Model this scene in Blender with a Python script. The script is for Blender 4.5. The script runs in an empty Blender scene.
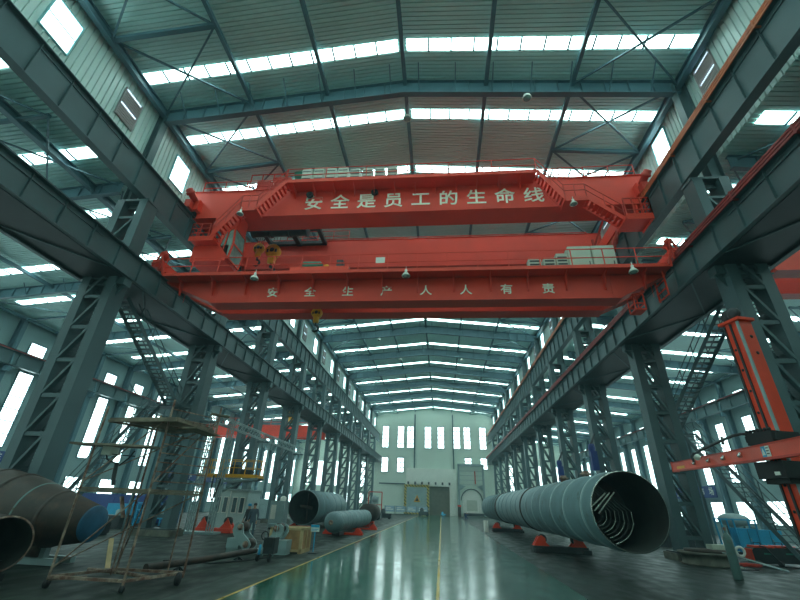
import bpy, math, random
from mathutils import Vector, Matrix
random.seed(7)
PI = math.pi
scene = bpy.context.scene
COL = scene.collection
ORD = ['nearest', 'second', 'third', 'fourth', 'fifth', 'sixth', 'seventh', 'eighth', 'ninth', 'tenth', 'eleventh', 'twelfth', 'thirteenth', 'fourteenth']

# ------------------------------------------------------------------ materials
def mat(name, col, rough=0.55, metal=0.0, var=0.12, scale=1.5, bump=0.0, bscale=20, spec=0.5, dirt=None, dirt_amt=0.0, dscale=3.0):
    m = bpy.data.materials.new(name); m.use_nodes = True
    nt = m.node_tree; N = nt.nodes; L = nt.links
    b = N['Principled BSDF']
    b.inputs['Roughness'].default_value = rough
    b.inputs['Metallic'].default_value = metal
    b.inputs['Specular IOR Level'].default_value = spec
    tc = N.new('ShaderNodeTexCoord')
    nz = N.new('ShaderNodeTexNoise'); nz.inputs['Scale'].default_value = scale; nz.inputs['Detail'].default_value = 5
    L.new(tc.outputs['Object'], nz.inputs['Vector'])
    rp = N.new('ShaderNodeValToRGB')
    lo = [c*(1-var) for c in col]; hi = [min(1, c*(1+var)) for c in col]
    rp.color_ramp.elements[0].position = 0.35; rp.color_ramp.elements[0].color = (*lo, 1)
    rp.color_ramp.elements[1].position = 0.65; rp.color_ramp.elements[1].color = (*hi, 1)
    L.new(nz.outputs['Fac'], rp.inputs['Fac'])
    out = rp.outputs['Color']
    if dirt:
        n2 = N.new('ShaderNodeTexNoise'); n2.inputs['Scale'].default_value = dscale; n2.inputs['Detail'].default_value = 8; n2.inputs['Roughness'].default_value = 0.7
        L.new(tc.outputs['Object'], n2.inputs['Vector'])
        r2 = N.new('ShaderNodeValToRGB')
        r2.color_ramp.elements[0].position = 0.62 - 0.3*dirt_amt; r2.color_ramp.elements[1].position = 0.75 - 0.2*dirt_amt
        L.new(n2.outputs['Fac'], r2.inputs['Fac'])
        mx = N.new('ShaderNodeMix'); mx.data_type = 'RGBA'
        L.new(r2.outputs['Color'], mx.inputs['Factor']); L.new(out, mx.inputs['A']); mx.inputs['B'].default_value = (*dirt, 1)
        out = mx.outputs['Result']
    L.new(out, b.inputs['Base Color'])
    if bump:
        n3 = N.new('ShaderNodeTexNoise'); n3.inputs['Scale'].default_value = bscale; n3.inputs['Detail'].default_value = 4
        L.new(tc.outputs['Object'], n3.inputs['Vector'])
        bp = N.new('ShaderNodeBump'); bp.inputs['Strength'].default_value = bump; bp.inputs['Distance'].default_value = 0.02
        L.new(n3.outputs['Fac'], bp.inputs['Height']); L.new(bp.outputs['Normal'], b.inputs['Normal'])
    return m

def glow(name, col, strength):
    m = bpy.data.materials.new(name); m.use_nodes = True
    b = m.node_tree.nodes['Principled BSDF']
    b.inputs['Base Color'].default_value = (0.7, 0.8, 0.8, 1)
    b.inputs['Roughness'].default_value = 0.4
    b.inputs['Emission Color'].default_value = (*col, 1)
    b.inputs['Emission Strength'].default_value = strength
    return m

CABIN = mat('pale_cabin_panel', (0.40, 0.52, 0.50), 0.45, var=0.05)
STEEL = mat('grey_green_steel_paint', (0.060, 0.110, 0.118), 0.45, var=0.10, scale=0.6)
STEELD = mat('dark_steel_paint', (0.018, 0.030, 0.032), 0.5, var=0.12)
ROOFSTEEL = mat('blue_grey_roof_steel', (0.075, 0.165, 0.20), 0.5, var=0.06)
SHEET = mat('ribbed_roof_sheet', (0.56, 0.80, 0.76), 0.5, var=0.05, scale=0.3)
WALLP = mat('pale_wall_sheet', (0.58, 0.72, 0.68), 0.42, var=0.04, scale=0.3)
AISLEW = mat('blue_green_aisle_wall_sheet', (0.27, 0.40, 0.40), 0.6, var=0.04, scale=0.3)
WFRAME = mat('cyan_lit_window_frame', (0.30, 0.62, 0.66), 0.5)  # cyan daylight at the window edges is put into the frame colour
ENDW = mat('pale_green_end_wall', (0.60, 0.70, 0.60), 0.6, var=0.04, scale=0.2)
RED = mat('red_crane_paint', (0.80, 0.045, 0.013), 0.5, var=0.08, scale=0.5)
REDD = mat('red_crane_paint_worn', (0.58, 0.032, 0.011), 0.55, var=0.15, scale=0.8)
MAROON = mat('dull_red_conductor_rail', (0.27, 0.022, 0.018), 0.55, var=0.2, scale=2)
ORANGE = mat('orange_conductor_rail', (0.60, 0.14, 0.04), 0.5, var=0.2, scale=2)
ORRED = mat('orange_red_equipment_paint', (0.85, 0.055, 0.012), 0.42, var=0.08)
YELLOW = mat('yellow_paint', (0.90, 0.42, 0.01), 0.45, var=0.08)
WHITE = mat('off_white_paint', (0.78, 0.80, 0.72), 0.5, var=0.04)
CREAM = mat('cream_cabinet_paint', (0.50, 0.56, 0.46), 0.5, var=0.04)
LETTER = mat('cream_lettering', (0.97, 0.97, 0.80), 0.5, var=0.03)
BLACK = mat('black_rubber', (0.012, 0.014, 0.015), 0.6, var=0.2)
DARK = mat('dark_machine_metal', (0.035, 0.042, 0.045), 0.5, 0.3, var=0.3)
VESSEL = mat('primed_vessel_steel', (0.15, 0.25, 0.265), 0.45, var=0.10, scale=0.8, dirt=(0.09, 0.10, 0.085), dirt_amt=0.25, dscale=1.3)
VESSELW = mat('bright_weld_band', (0.25, 0.37, 0.385), 0.42, var=0.12, scale=3)
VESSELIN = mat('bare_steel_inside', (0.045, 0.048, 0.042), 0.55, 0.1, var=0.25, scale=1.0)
RUST = mat('rusty_brown_steel', (0.044, 0.030, 0.023), 0.6, var=0.3, scale=1.2, dirt=(0.085, 0.045, 0.027), dirt_amt=0.4, dscale=2)
RUSTP = mat('rusted_scaffold_tube', (0.34, 0.25, 0.19), 0.6, var=0.4, scale=6, dirt=(0.16, 0.06, 0.035), dirt_amt=0.7, dscale=5)
TRAY = mat('dull_tray_steel', (0.07, 0.075, 0.068), 0.35, 0.5, var=0.4, scale=5)
SHINE = mat('polished_steel', (0.5, 0.5, 0.47), 0.22, 0.9, var=0.15, scale=6)
GREYM = mat('light_grey_machine_paint', (0.27, 0.37, 0.37), 0.45, var=0.1)
BLUE = mat('bright_blue_paint', (0.015, 0.34, 0.58), 0.45, var=0.08)
DBLUE = mat('deep_blue_banner', (0.012, 0.04, 0.20), 0.5, var=0.1)
CAPBLUE = mat('blue_plastic_film', (0.02, 0.115, 0.21), 0.35, var=0.25, scale=2, bump=0.6, bscale=4)
WOOD = mat('plywood_crate_wood', (0.42, 0.22, 0.09), 0.7, var=0.2, scale=3)
WOODP = mat('pale_pine_battens', (0.58, 0.42, 0.22), 0.7, var=0.15, scale=4)
PLANK = mat('weathered_plank_boards', (0.22, 0.18, 0.13), 0.75, var=0.35, scale=3)
CYLG = mat('grey_green_gas_bottle', (0.10, 0.19, 0.18), 0.45, var=0.12, dirt=(0.10, 0.08, 0.05), dirt_amt=0.3)
COVERALL = mat('grey_blue_work_clothes', (0.07, 0.11, 0.14), 0.8, var=0.15, scale=8)
COVERB = mat('dark_blue_work_clothes', (0.015, 0.04, 0.16), 0.8, var=0.15, scale=8)
SKIN = mat('skin', (0.42, 0.23, 0.15), 0.55, var=0.05)
HAIR = mat('dark_hair', (0.012, 0.010, 0.009), 0.6)
GREENP = mat('green_motor_paint', (0.03, 0.25, 0.18), 0.4)
SHUTTER = mat('louvre_shutter_grey', (0.34, 0.30, 0.29), 0.5, var=0.08)
GLASSD = mat('dark_window_glass', (0.05, 0.09, 0.10), 0.12, var=0.1)
CABGLASS = mat('cab_window_glass', (0.22, 0.33, 0.30), 0.1, var=0.2, scale=3)
CONC = mat('stained_plinth_concrete', (0.13, 0.13, 0.10), 0.8, var=0.35, scale=3)
DAY = glow('daylit_window_glass', (0.70, 0.97, 0.97), 3.2)
SKYL = glow('daylit_roof_panel', (0.66, 0.97, 0.94), 6.0)

def floor_material():
    m = bpy.data.materials.new('painted_concrete_floor'); m.use_nodes = True
    nt = m.node_tree; N = nt.nodes; L = nt.links; b = N['Principled BSDF']
    tc = N.new('ShaderNodeTexCoord'); sp = N.new('ShaderNodeSeparateXYZ'); L.new(tc.outputs['Object'], sp.inputs[0])
    mr = N.new('ShaderNodeMapRange'); mr.inputs['From Min'].default_value = -10; mr.inputs['From Max'].default_value = 10
    L.new(sp.outputs['X'], mr.inputs['Value'])
    def ramp(stops):
        r = N.new('ShaderNodeValToRGB'); r.color_ramp.interpolation = 'CONSTANT'
        e = r.color_ramp.elements
        while len(e) > 1: e.remove(e[-1])
        e[0].position = 0; e[0].color = (*stops[0][1], 1)
        for x, c in stops[1:]:
            k = e.new((x+10)/20); k.color = (*c, 1)
        L.new(mr.outputs['Result'], r.inputs['Fac']); return r
    dk = (0.017, 0.024, 0.018); lt = (0.034, 0.048, 0.040); yel = (0.55, 0.34, 0.04)
    gl = (0.014, 0.105, 0.066); gr = (0.060, 0.115, 0.095); rd = (0.018, 0.026, 0.022)
    cr = ramp([(-10, dk), (-6.05, (0.02, 0.024, 0.022)), (-6.0, lt), (-4.92, yel), (-4.80, gl), (-0.22, yel), (-0.10, gr), (3.58, (0.015, 0.02, 0.018)), (3.63, rd)])
    rr = ramp([(-10, (.55,)*3), (-6.0, (.50,)*3), (-4.92, (.35,)*3), (-4.80, (.13,)*3), (-0.22, (.35,)*3), (-0.10, (.17,)*3), (3.58, (.44,)*3)])
    n1 = N.new('ShaderNodeTexNoise'); n1.inputs['Scale'].default_value = 0.35; n1.inputs['Detail'].default_value = 8; n1.inputs['Roughness'].default_value = 0.65
    mp = N.new('ShaderNodeMapping'); mp.inputs['Scale'].default_value = (1.2, 0.6, 1)
    L.new(tc.outputs['Object'], mp.inputs['Vector']); L.new(mp.outputs[0], n1.inputs['Vector']); n1.inputs['Scale'].default_value = 0.8
    m1 = N.new('ShaderNodeMapRange'); m1.inputs['From Min'].default_value = 0.3; m1.inputs['From Max'].default_value = 0.75; m1.inputs['To Min'].default_value = 0.72; m1.inputs['To Max'].default_value = 1.55
    L.new(n1.outputs['Fac'], m1.inputs['Value'])
    mul = N.new('ShaderNodeVectorMath'); mul.operation = 'SCALE'; L.new(cr.outputs['Color'], mul.inputs[0]); L.new(m1.outputs['Result'], mul.inputs['Scale'])
    L.new(mul.outputs['Vector'], b.inputs['Base Color'])
    n2 = N.new('ShaderNodeTexNoise'); n2.inputs['Scale'].default_value = 1.7; n2.inputs['Detail'].default_value = 6
    L.new(mp.outputs[0], n2.inputs['Vector'])
    m2 = N.new('ShaderNodeMapRange'); m2.inputs['From Min'].default_value = 0.35; m2.inputs['From Max'].default_value = 0.7; m2.inputs['To Min'].default_value = 0.75; m2.inputs['To Max'].default_value = 1.35
    L.new(n2.outputs['Fac'], m2.inputs['Value'])
    sr = N.new('ShaderNodeSeparateColor'); L.new(rr.outputs['Color'], sr.inputs[0])
    mu = N.new('ShaderNodeMath'); mu.operation = 'MULTIPLY'; L.new(sr.outputs[0], mu.inputs[0]); L.new(m2.outputs['Result'], mu.inputs[1])
    L.new(mu.outputs[0], b.inputs['Roughness'])
    ss = ramp([(-10, (.16,)*3), (-6.0, (.22,)*3), (-4.92, (.5,)*3), (3.58, (.24,)*3)])
    s2 = N.new('ShaderNodeSeparateColor'); L.new(ss.outputs['Color'], s2.inputs[0]); L.new(s2.outputs[0], b.inputs['Specular IOR Level'])
    n3 = N.new('ShaderNodeTexNoise'); n3.inputs['Scale'].default_value = 1.1; n3.inputs['Detail'].default_value = 3
    L.new(tc.outputs['Object'], n3.inputs['Vector'])
    bp = N.new('ShaderNodeBump'); bp.inputs['Strength'].default_value = 0.25; bp.inputs['Distance'].default_value = 0.02
    L.new(n3.outputs['Fac'], bp.inputs['Height']); L.new(bp.outputs['Normal'], b.inputs['Normal'])
    return m
FLOORM = floor_material()

def hazard_material():
    m = bpy.data.materials.new('yellow_black_hazard_stripes'); m.use_nodes = True
    nt = m.node_tree; N = nt.nodes; L = nt.links; b = N['Principled BSDF']; b.inputs['Roughness'].default_value = 0.6
    tc = N.new('ShaderNodeTexCoord'); sp = N.new('ShaderNodeSeparateXYZ'); L.new(tc.outputs['Object'], sp.inputs[0])
    a = N.new('ShaderNodeMath'); a.operation = 'ADD'; L.new(sp.outputs['X'], a.inputs[0]); L.new(sp.outputs['Z'], a.inputs[1])
    k = N.new('ShaderNodeMath'); k.operation = 'MULTIPLY'; k.inputs[1].default_value = 1.45; L.new(a.outputs[0], k.inputs[0])
    f = N.new('ShaderNodeMath'); f.operation = 'FRACT'; L.new(k.outputs[0], f.inputs[0])
    r = N.new('ShaderNodeValToRGB'); r.color_ramp.interpolation = 'CONSTANT'
    r.color_ramp.elements[0].color = (0.02, 0.03, 0.03, 1); r.color_ramp.elements[1].position = 0.5; r.color_ramp.elements[1].color = (0.75, 0.55, 0.05, 1)
    L.new(f.outputs[0], r.inputs['Fac']); L.new(r.outputs['Color'], b.inputs['Base Color'])
    return m
HAZ = hazard_material()

# ------------------------------------------------------------------ mesh builder
class MB:
    def __init__(s): s.v = []; s.f = []; s.m = []; s.sm = []; s.cur = 0; s.g = []
    def add(s, vs, fs, smooth=False):
        s.g.append((len(s.v), len(s.v)+len(vs), len(s.f), len(s.f)+len(fs)))
        o = len(s.v); s.v += [tuple(v) for v in vs]; s.f += [tuple(i+o for i in f) for f in fs]
        s.m += [s.cur]*len(fs); s.sm += [smooth]*len(fs); return s
    def box(s, x0, x1, y0, y1, z0, z1):
        if x0 > x1: x0, x1 = x1, x0
        if y0 > y1: y0, y1 = y1, y0
        if z0 > z1: z0, z1 = z1, z0
        v = [(x0,y0,z0),(x1,y0,z0),(x1,y1,z0),(x0,y1,z0),(x0,y0,z1),(x1,y0,z1),(x1,y1,z1),(x0,y1,z1)]
        return s.add(v, [(0,3,2,1),(4,5,6,7),(0,1,5,4),(1,2,6,5),(2,3,7,6),(3,0,4,7)])
    def frame(s, p, q, up=(0,0,1)):
        p = Vector(p); q = Vector(q); d = (q-p).normalized(); u = Vector(up)
        if abs(d.dot(u)) > 0.98: u = Vector((0,1,0)) if abs(d.y) < 0.9 else Vector((1,0,0))
        a = d.cross(u).normalized(); b = a.cross(d).normalized()
        return p, q, d, a, b
    def bar(s, p, q, w, h, up=(0,0,1), oa=0.0, ob=0.0):
        p, q, d, a, b = s.frame(p, q, up)
        v = []
        for e in (p, q):
            for i, j in ((-1,-1),(1,-1),(1,1),(-1,1)):
                v.append(e + a*(w/2*i+oa) + b*(h/2*j+ob))
        return s.add(v, [(3,2,1,0),(4,5,6,7),(0,1,5,4),(1,2,6,5),(2,3,7,6),(3,0,4,7)])
    def ibeam(s, p, q, w, h, t=0.04, up=(0,0,1)):
        s.bar(p, q, t, h-2*t, up); s.bar(p, q, w, t, up, 0, h/2-t/2); s.bar(p, q, w, t, up, 0, -h/2+t/2); return s
    def tube(s, pts, r, n=8, caps=True):
        pts = [Vector(p) for p in pts]; rings = []
        prev = None
        for i, p in enumerate(pts):
            if i == 0: d = pts[1]-p
            elif i == len(pts)-1: d = p-pts[i-1]
            else: d = (pts[i+1]-p).normalized() + (p-pts[i-1]).normalized()
            d.normalize()
            if prev is None:
                u = Vector((0,0,1)) if abs(d.z) < 0.9 else Vector((1,0,0))
                a = d.cross(u).normalized()
            else:
                a = (prev - d*prev.dot(d)).normalized()
            prev = a; b = d.cross(a)
            rr = r[i] if isinstance(r, (list, tuple)) else r
            rings.append([p + (a*math.cos(2*PI*k/n) + b*math.sin(2*PI*k/n))*rr for k in range(n)])
        v = [x for g in rings for x in g]; f = []
        for i in range(len(rings)-1):
            for k in range(n):
                k2 = (k+1) % n; f.append((i*n+k, i*n+k2, (i+1)*n+k2, (i+1)*n+k))
        s.add(v, f, True)
        if caps:
            s.add(rings[0], [tuple(range(n))[::-1]]); s.add(rings[-1], [tuple(range(n))])
        return s
    def lathe(s, o, d, prof, n=48, up=(0,0,1)):
        o = Vector(o); d = Vector(d).normalized(); u = Vector(up)
        if abs(d.dot(u)) > 0.95: u = Vector((1,0,0))
        a = d.cross(u).normalized(); b = a.cross(d)
        v = []; f = []
        for t, r in prof:
            for k in range(n):
                v.append(o + d*t + (a*math.cos(2*PI*k/n) + b*math.sin(2*PI*k/n))*max(r, 1e-4))
        for i in range(len(prof)-1):
            for k in range(n):
                k2 = (k+1) % n; f.append((i*n+k, i*n+k2, (i+1)*n+k2, (i+1)*n+k))
        return s.add(v, f, True)
    def prism(s, poly, vec):
        n = len(poly); vec = Vector(vec); v = [Vector(p) for p in poly]; v += [p+vec for p in v]
        f = [tuple(range(n))[::-1], tuple(range(n, 2*n))] + [(i, (i+1) % n, n+(i+1) % n, n+i) for i in range(n)]
        return s.add(v, f)
    def sphere(s, c, r, n=14, m=8, sc=(1,1,1)):
        v = []; f = []
        for i in range(m+1):
            th = PI*i/m
            for k in range(n):
                ph = 2*PI*k/n
                v.append((c[0]+r*sc[0]*math.sin(th)*math.cos(ph), c[1]+r*sc[1]*math.sin(th)*math.sin(ph), c[2]+r*sc[2]*math.cos(th)))
        for i in range(m):
            for k in range(n):
                k2 = (k+1) % n; f.append((i*n+k, (i+1)*n+k, (i+1)*n+k2, i*n+k2))
        return s.add(v, f, True)
    def move(s, M):
        s.v = [tuple(M @ Vector(v)) for v in s.v]; return s
    def clusters(s, tol=0.015):
        bb = []
        for a, b, c, d in s.g:
            vs = s.v[a:b]; bb.append([min(v[i] for v in vs)-tol for i in range(3)]+[max(v[i] for v in vs)+tol for i in range(3)])
        n = len(bb); p = list(range(n))
        def find(i):
            while p[i] != i: p[i] = p[p[i]]; i = p[i]
            return i
        for i in range(n):
            for j in range(i):
                A, B = bb[i], bb[j]
                if all(A[k] <= B[k+3] and B[k] <= A[k+3] for k in range(3)): p[find(i)] = find(j)
        out = {}
        for i in range(n): out.setdefault(find(i), []).append(i)
        return list(out.values())
    def build(s, name, mats, parent=None, fix=True):
        if parent is not None and 1 < len(s.g) < 60:
            cl = s.clusters()
            if 1 < len(cl) <= 8:
                first = None
                for ids in cl:
                    mb = MB()
                    for i in ids:
                        a, b, c, d = s.g[i]; mb.g.append((len(mb.v), len(mb.v)+b-a, len(mb.f), len(mb.f)+d-c))
                        o = len(mb.v); mb.v += s.v[a:b]; mb.f += [tuple(q-a+o for q in f) for f in s.f[c:d]]; mb.m += s.m[c:d]; mb.sm += s.sm[c:d]
                    mb.g = mb.g[:1]; ob = mb.build(name, mats, parent); first = first or ob
                return first
        me = bpy.data.meshes.new(name)
        # drop origin to the parent's frame: vertices are given in world space
        off = Vector((0,0,0))
        if parent is not None: off = WORLD.get(parent.name, Vector((0,0,0)))
        else:
            xs = [v[0] for v in s.v]; ys = [v[1] for v in s.v]; zs = [v[2] for v in s.v]
            off = Vector(((min(xs)+max(xs))/2, (min(ys)+max(ys))/2, min(zs)))
            if not fix: off = Vector((0,0,0))
        me.from_pydata([(v[0]-off.x, v[1]-off.y, v[2]-off.z) for v in s.v], [], s.f)
        if not isinstance(mats, (list, tuple)): mats = [mats]
        for m in mats: me.materials.append(m)
        me.polygons.foreach_set('material_index', s.m); me.polygons.foreach_set('use_smooth', s.sm)
        me.update()
        o = bpy.data.objects.new(name, me); COL.objects.link(o)
        if parent is not None: o.parent = parent
        else: o.location = off
        WORLD[o.name] = off
        return o
WORLD = {}

def thing(name, label, cat, loc=(0,0,0), group=None):
    o = bpy.data.objects.new(name, None); COL.objects.link(o); o.location = loc; o.empty_display_size = 0.3
    WORLD[o.name] = Vector(loc); o['label'] = label; o['category'] = cat
    if group: o['group'] = group
    return o
def tag(o, label, cat, group=None):
    o['label'] = label; o['category'] = cat
    if group: o['group'] = group
    return o
def struct(o): o['kind'] = 'structure'; return o
def one(mb, name, m, label, cat, group=None): return tag(mb.build(name, m), label, cat, group)
def copy_tree(root, loc, label=None, group=None):
    def rec(o, parent):
        c = o.copy(); COL.objects.link(c)
        if parent: c.parent = parent
        for ch in o.children: rec(ch, c)
        return c
    r = rec(root, None); r.location = loc; WORLD[r.name] = Vector(loc)
    if label: r['label'] = label
    if group: r['group'] = group
    return r
_bake = {}
def text_mesh(s, size, name, m, parent, origin, xdir=(1,0,0), ydir=(0,0,1), ext=0.012, bold=0.012, align='CENTER', sx=1.0):
    cu = bpy.data.curves.new('t', 'FONT'); cu.body = s; cu.size = size; cu.extrude = ext; cu.offset = bold*size; cu.align_x = align; cu.align_y = 'CENTER'
    to = bpy.data.objects.new('t', cu); COL.objects.link(to)
    dg = bpy.context.evaluated_depsgraph_get(); dg.update()
    me = bpy.data.meshes.new_from_object(to.evaluated_get(dg)); bpy.data.objects.remove(to)
    X = Vector(xdir).normalized(); Y = Vector(ydir).normalized(); Z = X.cross(Y)
    M = Matrix(((X.x*sx, Y.x, Z.x, 0), (X.y*sx, Y.y, Z.y, 0), (X.z*sx, Y.z, Z.z, 0), (0,0,0,1)))
    off = WORLD.get(parent.name, Vector((0,0,0))) if parent else Vector((0,0,0))
    o3 = Vector(origin) - off
    M = Matrix.Translation(o3) @ M
    me.transform(M); me.materials.clear(); me.materials.append(m)
    o = bpy.data.objects.new(name, me); COL.objects.link(o); o.parent = parent; WORLD[o.name] = off
    return o

# ------------------------------------------------------------------ camera
H = 1.95
f = 403.45
R = ((0.99530009, -0.01241642, -0.09603941), (0.09122956, 0.45285035, 0.88690683), (0.03247927, -0.89150008, 0.45185473))
cam_d = bpy.data.cameras.new('camera'); cam = bpy.data.objects.new('camera', cam_d); COL.objects.link(cam)
M = Matrix([(R[i][0], -R[i][1], -R[i][2], 0) for i in range(3)] + [(0,0,0,1)])
M = M.to_3x3().to_quaternion().to_matrix().to_4x4()
cam.matrix_world = Matrix.Translation((0, 0, H)) @ M
cam_d.sensor_width = 36; cam_d.lens = f/800*36; cam_d.clip_end = 400; cam_d.clip_start = 0.05
scene.camera = cam
scene.view_settings.view_transform = 'Standard'; scene.view_settings.look = 'None'; scene.view_settings.gamma = 1; scene.view_settings.exposure = 0.42
w = bpy.data.worlds.new('world'); scene.world = w; w.use_nodes = True
w.node_tree.nodes['Background'].inputs[0].default_value = (0.55, 0.8, 0.9, 1); w.node_tree.nodes['Background'].inputs[1].default_value = 0.3
# ------------------------------------------------------------------ the hall: dimensions
FR = [15.2 + 9*k for k in range(-3, 11)]          # frame lines, the last one is the end wall
FRAMES = FR[:-1]
Y0, Y1 = FR[0], FR[-1]
WL, WR = -16.45, 13.05                              # clerestory walls
RX, RZ, EZ = -1.8, 24.1, 22.62                      # ridge and eaves of the roof sheet
AL, AR = -35.8, 30.7                                # outer aisle walls
AZE, AZI = 15.4, 17.2                               # aisle roof at the outer eave and at the hall
def roofz(x): return RZ - abs(x-RX)*(RZ-EZ)/(WR-RX) if x > RX else RZ - (RX-x)*(RZ-EZ)/(RX-WL)
def aislez(x):
    if x < 0: return AZI + (AZE-AZI)*(WL-x)/(WL-AL)
    return AZI + (AZE-AZI)*(x-WR)/(AR-WR)

fl = MB().box(AL-0.2, AR+0.2, Y0-0.2, Y1+0.2, -0.2, 0)
struct(fl.build('floor', FLOORM, fix=False))

def ribbed(name, xa, xb, zf, ya, yb, m, pitch=0.21, d=0.085):
    mb = MB(); y = ya; v = []; f = []
    while y < yb:
        for (dy, dz) in ((0, 0), (0.155, 0), (0.160, d), (0.205, d)):
            yy = min(y+dy, yb)
            v.append((xa, yy, zf(xa)+dz)); v.append((xb, yy, zf(xb)+dz))
        y += pitch
    v.append((xa, yb, zf(xa))); v.append((xb, yb, zf(xb)))
    n = len(v)//2
    for i in range(n-1): f.append((2*i, 2*i+2, 2*i+3, 2*i+1))
    mb.add(v, f); return struct(mb.build(name, m, fix=False))
ribbed('ceiling', WL, RX, roofz, Y0, Y1, SHEET)
ribbed('ceiling', RX, WR, roofz, Y0, Y1, SHEET)
ribbed('ceiling', AL, WL, aislez, Y0, Y1, SHEET)
ribbed('ceiling', WR, AR, aislez, Y0, Y1, SHEET)

def ribwall(name, x, z0, z1, sgn):
    v = []; f = []; y = Y0; p = 0.30; d = -0.06*sgn
    while y < Y1:
        for dy, dx in ((0, 0), (0.235, 0), (0.245, d), (0.29, d)):
            yy = min(y+dy, Y1); v.append((x+dx, yy, z0)); v.append((x+dx, yy, z1))
        y += p
    n = len(v)//2
    for i in range(n-1): f.append((2*i, 2*i+2, 2*i+3, 2*i+1))
    mb = MB(); mb.add(v, f); return struct(mb.build(name, WALLP, fix=False))
ribwall('wall_left', WL, AZI-0.3, EZ, 1)
ribwall('wall_right', WR, AZI-0.3, EZ, -1)
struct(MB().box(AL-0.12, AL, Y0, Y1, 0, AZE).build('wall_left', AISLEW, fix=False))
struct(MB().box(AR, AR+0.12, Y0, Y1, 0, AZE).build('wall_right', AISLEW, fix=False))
for nm, y0, y1 in (('wall_back', Y0-0.15, Y0), ('wall_front', Y1, Y1+0.15)):
    mb = MB()
    mb.prism([(AL, y0, 0), (AR, y0, 0), (AR, y0, AZE), (WR, y0, AZI), (WR, y0, EZ), (RX, y0, RZ), (WL, y0, EZ), (WL, y0, AZI), (AL, y0, AZE)], (0, y1-y0, 0))
    struct(mb.build(nm, ENDW, fix=False))

# ------------------------------------------------------------------ windows
WN = [0]
def window(frame_bars, pane_faces, fm=ROOFSTEEL, pm=DAY):
    WN[0] += 1
    o = struct(frame_bars.build('window_%d' % WN[0], fm))
    p = pane_faces.build('pane', pm, o); return o
def wall_window(x, sgn, yc, z0, z1, wy, rows, cols=1, pm=DAY, t=0.07, fm=ROOFSTEEL):
    fb = MB(); pf = MB(); y0, y1 = yc-wy/2, yc+wy/2; xi = x+sgn*0.07
    pf.box(x+sgn*0.03, xi-sgn*0.02, y0, y1, z0, z1)
    fb.box(x, xi+sgn*0.03, y0-t, y0, z0-t, z1+t); fb.box(x, xi+sgn*0.03, y1, y1+t, z0-t, z1+t)
    fb.box(x, xi+sgn*0.03, y0, y1, z0-t, z0); fb.box(x, xi+sgn*0.03, y0, y1, z1, z1+t)
    for k in range(1, rows):
        z = z0+(z1-z0)*k/rows; fb.box(xi-sgn*0.03, xi, y0, y1, z-t/2, z+t/2)
    for k in range(1, cols):
        y = y0+(y1-y0)*k/cols; fb.box(xi-sgn*0.03, xi, y-t/2, y+t/2, z0, z1)
    return window(fb, pf, fm=fm, pm=pm)
def louvre(x, sgn, yc, z0, z1, wy):
    """closed two-leaf ventilation shutter with a thin strip of daylight along each leaf"""
    fb = MB(); WN[0] += 1
    for k in (0, 1):
        za = z0+(z1-z0)*k/2; zb = z0+(z1-z0)*(k+1)/2
        fb.box(x+sgn*0.04, x+sgn*0.10, yc-wy/2, yc+wy/2, za+0.03, zb-0.16)
        for j in range(5): fb.box(x+sgn*0.10, x+sgn*0.12, yc-wy/2, yc+wy/2, za+0.06+j*0.15, za+0.09+j*0.15)
    fb.box(x+sgn*0.03, x+sgn*0.13, yc-wy/2-0.05, yc-wy/2, z0, z1); fb.box(x+sgn*0.03, x+sgn*0.13, yc+wy/2, yc+wy/2+0.05, z0, z1)
    o = struct(fb.build('window_%d' % WN[0], SHUTTER)); p = MB()
    for k in (0, 1):
        zb = z0+(z1-z0)*(k+1)/2; p.box(x+sgn*0.03, x+sgn*0.05, yc-wy/2, yc+wy/2, zb-0.15, zb-0.02)
    p.build('pane', DAYDIM, o)
DAYDIM = glow('daylit_slit_glass', (0.6, 0.8, 1.0), 1.6)
for i, y in enumerate(FR[:-1]):
    a, b = (2.6, 7.0)
    if i in (2, 3):                                   # the two bays beside and above the cranes
        lit, sh = 2.75, 7.0
    else:
        lit, sh = 7.0, 2.4
    for x, s in ((WL, 1), (WR, -1)):
        dz = 0.0 if s > 0 else 0.6
        if s < 0 and i == 2: lit, sh = 1.9, 7.45
        if s < 0 and i == 3: lit = 3.0
        wall_window(x, s, y+lit, 19.35+dz, 21.25+dz, 1.35, 2, 1, t=0.06, fm=WFRAME)
        louvre(x, s, y+sh, 19.35+dz, 21.3+dz, 1.15)
HALF = [28.7+4.5*k for k in range(-9, 17)]            # wind posts of the aisle walls
for k, y in enumerate(HALF):
    yc = y+2.35
    if yc < Y0+1 or yc > Y1-1: continue
    for x, s in ((AL, 1), (AR, -1)):
        if s < 0 and yc < 20: continue
        wall_window(x, s, yc, 12.5, 13.6, 1.5, 1, 1)
        wall_window(x, s, yc, 5.1, 11.0, 1.35, 6, 1)
        wall_window(x, s, yc, 1.4, 3.3, 2.2, 2, 2)
for xs, z0, z1 in (((-13.74, -9.92, -7.5, -3.14, 0.05, 3.95, 6.46, 10.28), 14.45, 19.65), ((-13.65, -9.82), 8.85, 12.2), ((6.5, 10.24), 9.95, 12.5)):
    for xc in xs:
        fb = MB(); pf = MB(); rows = 5 if z0 > 13 else 3
        pf.box(xc-0.8, xc+0.8, Y1-0.06, Y1-0.03, z0, z1)
        for k in range(rows+1):
            z = z0+(z1-z0)*k/rows; fb.box(xc-0.8, xc+0.8, Y1-0.09, Y1, z-0.09, z+0.09)
        for q in (-0.8, 0, 0.8): fb.box(xc+q-0.06, xc+q+0.06, Y1-0.09, Y1, z0, z1)
        window(fb, pf)
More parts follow.
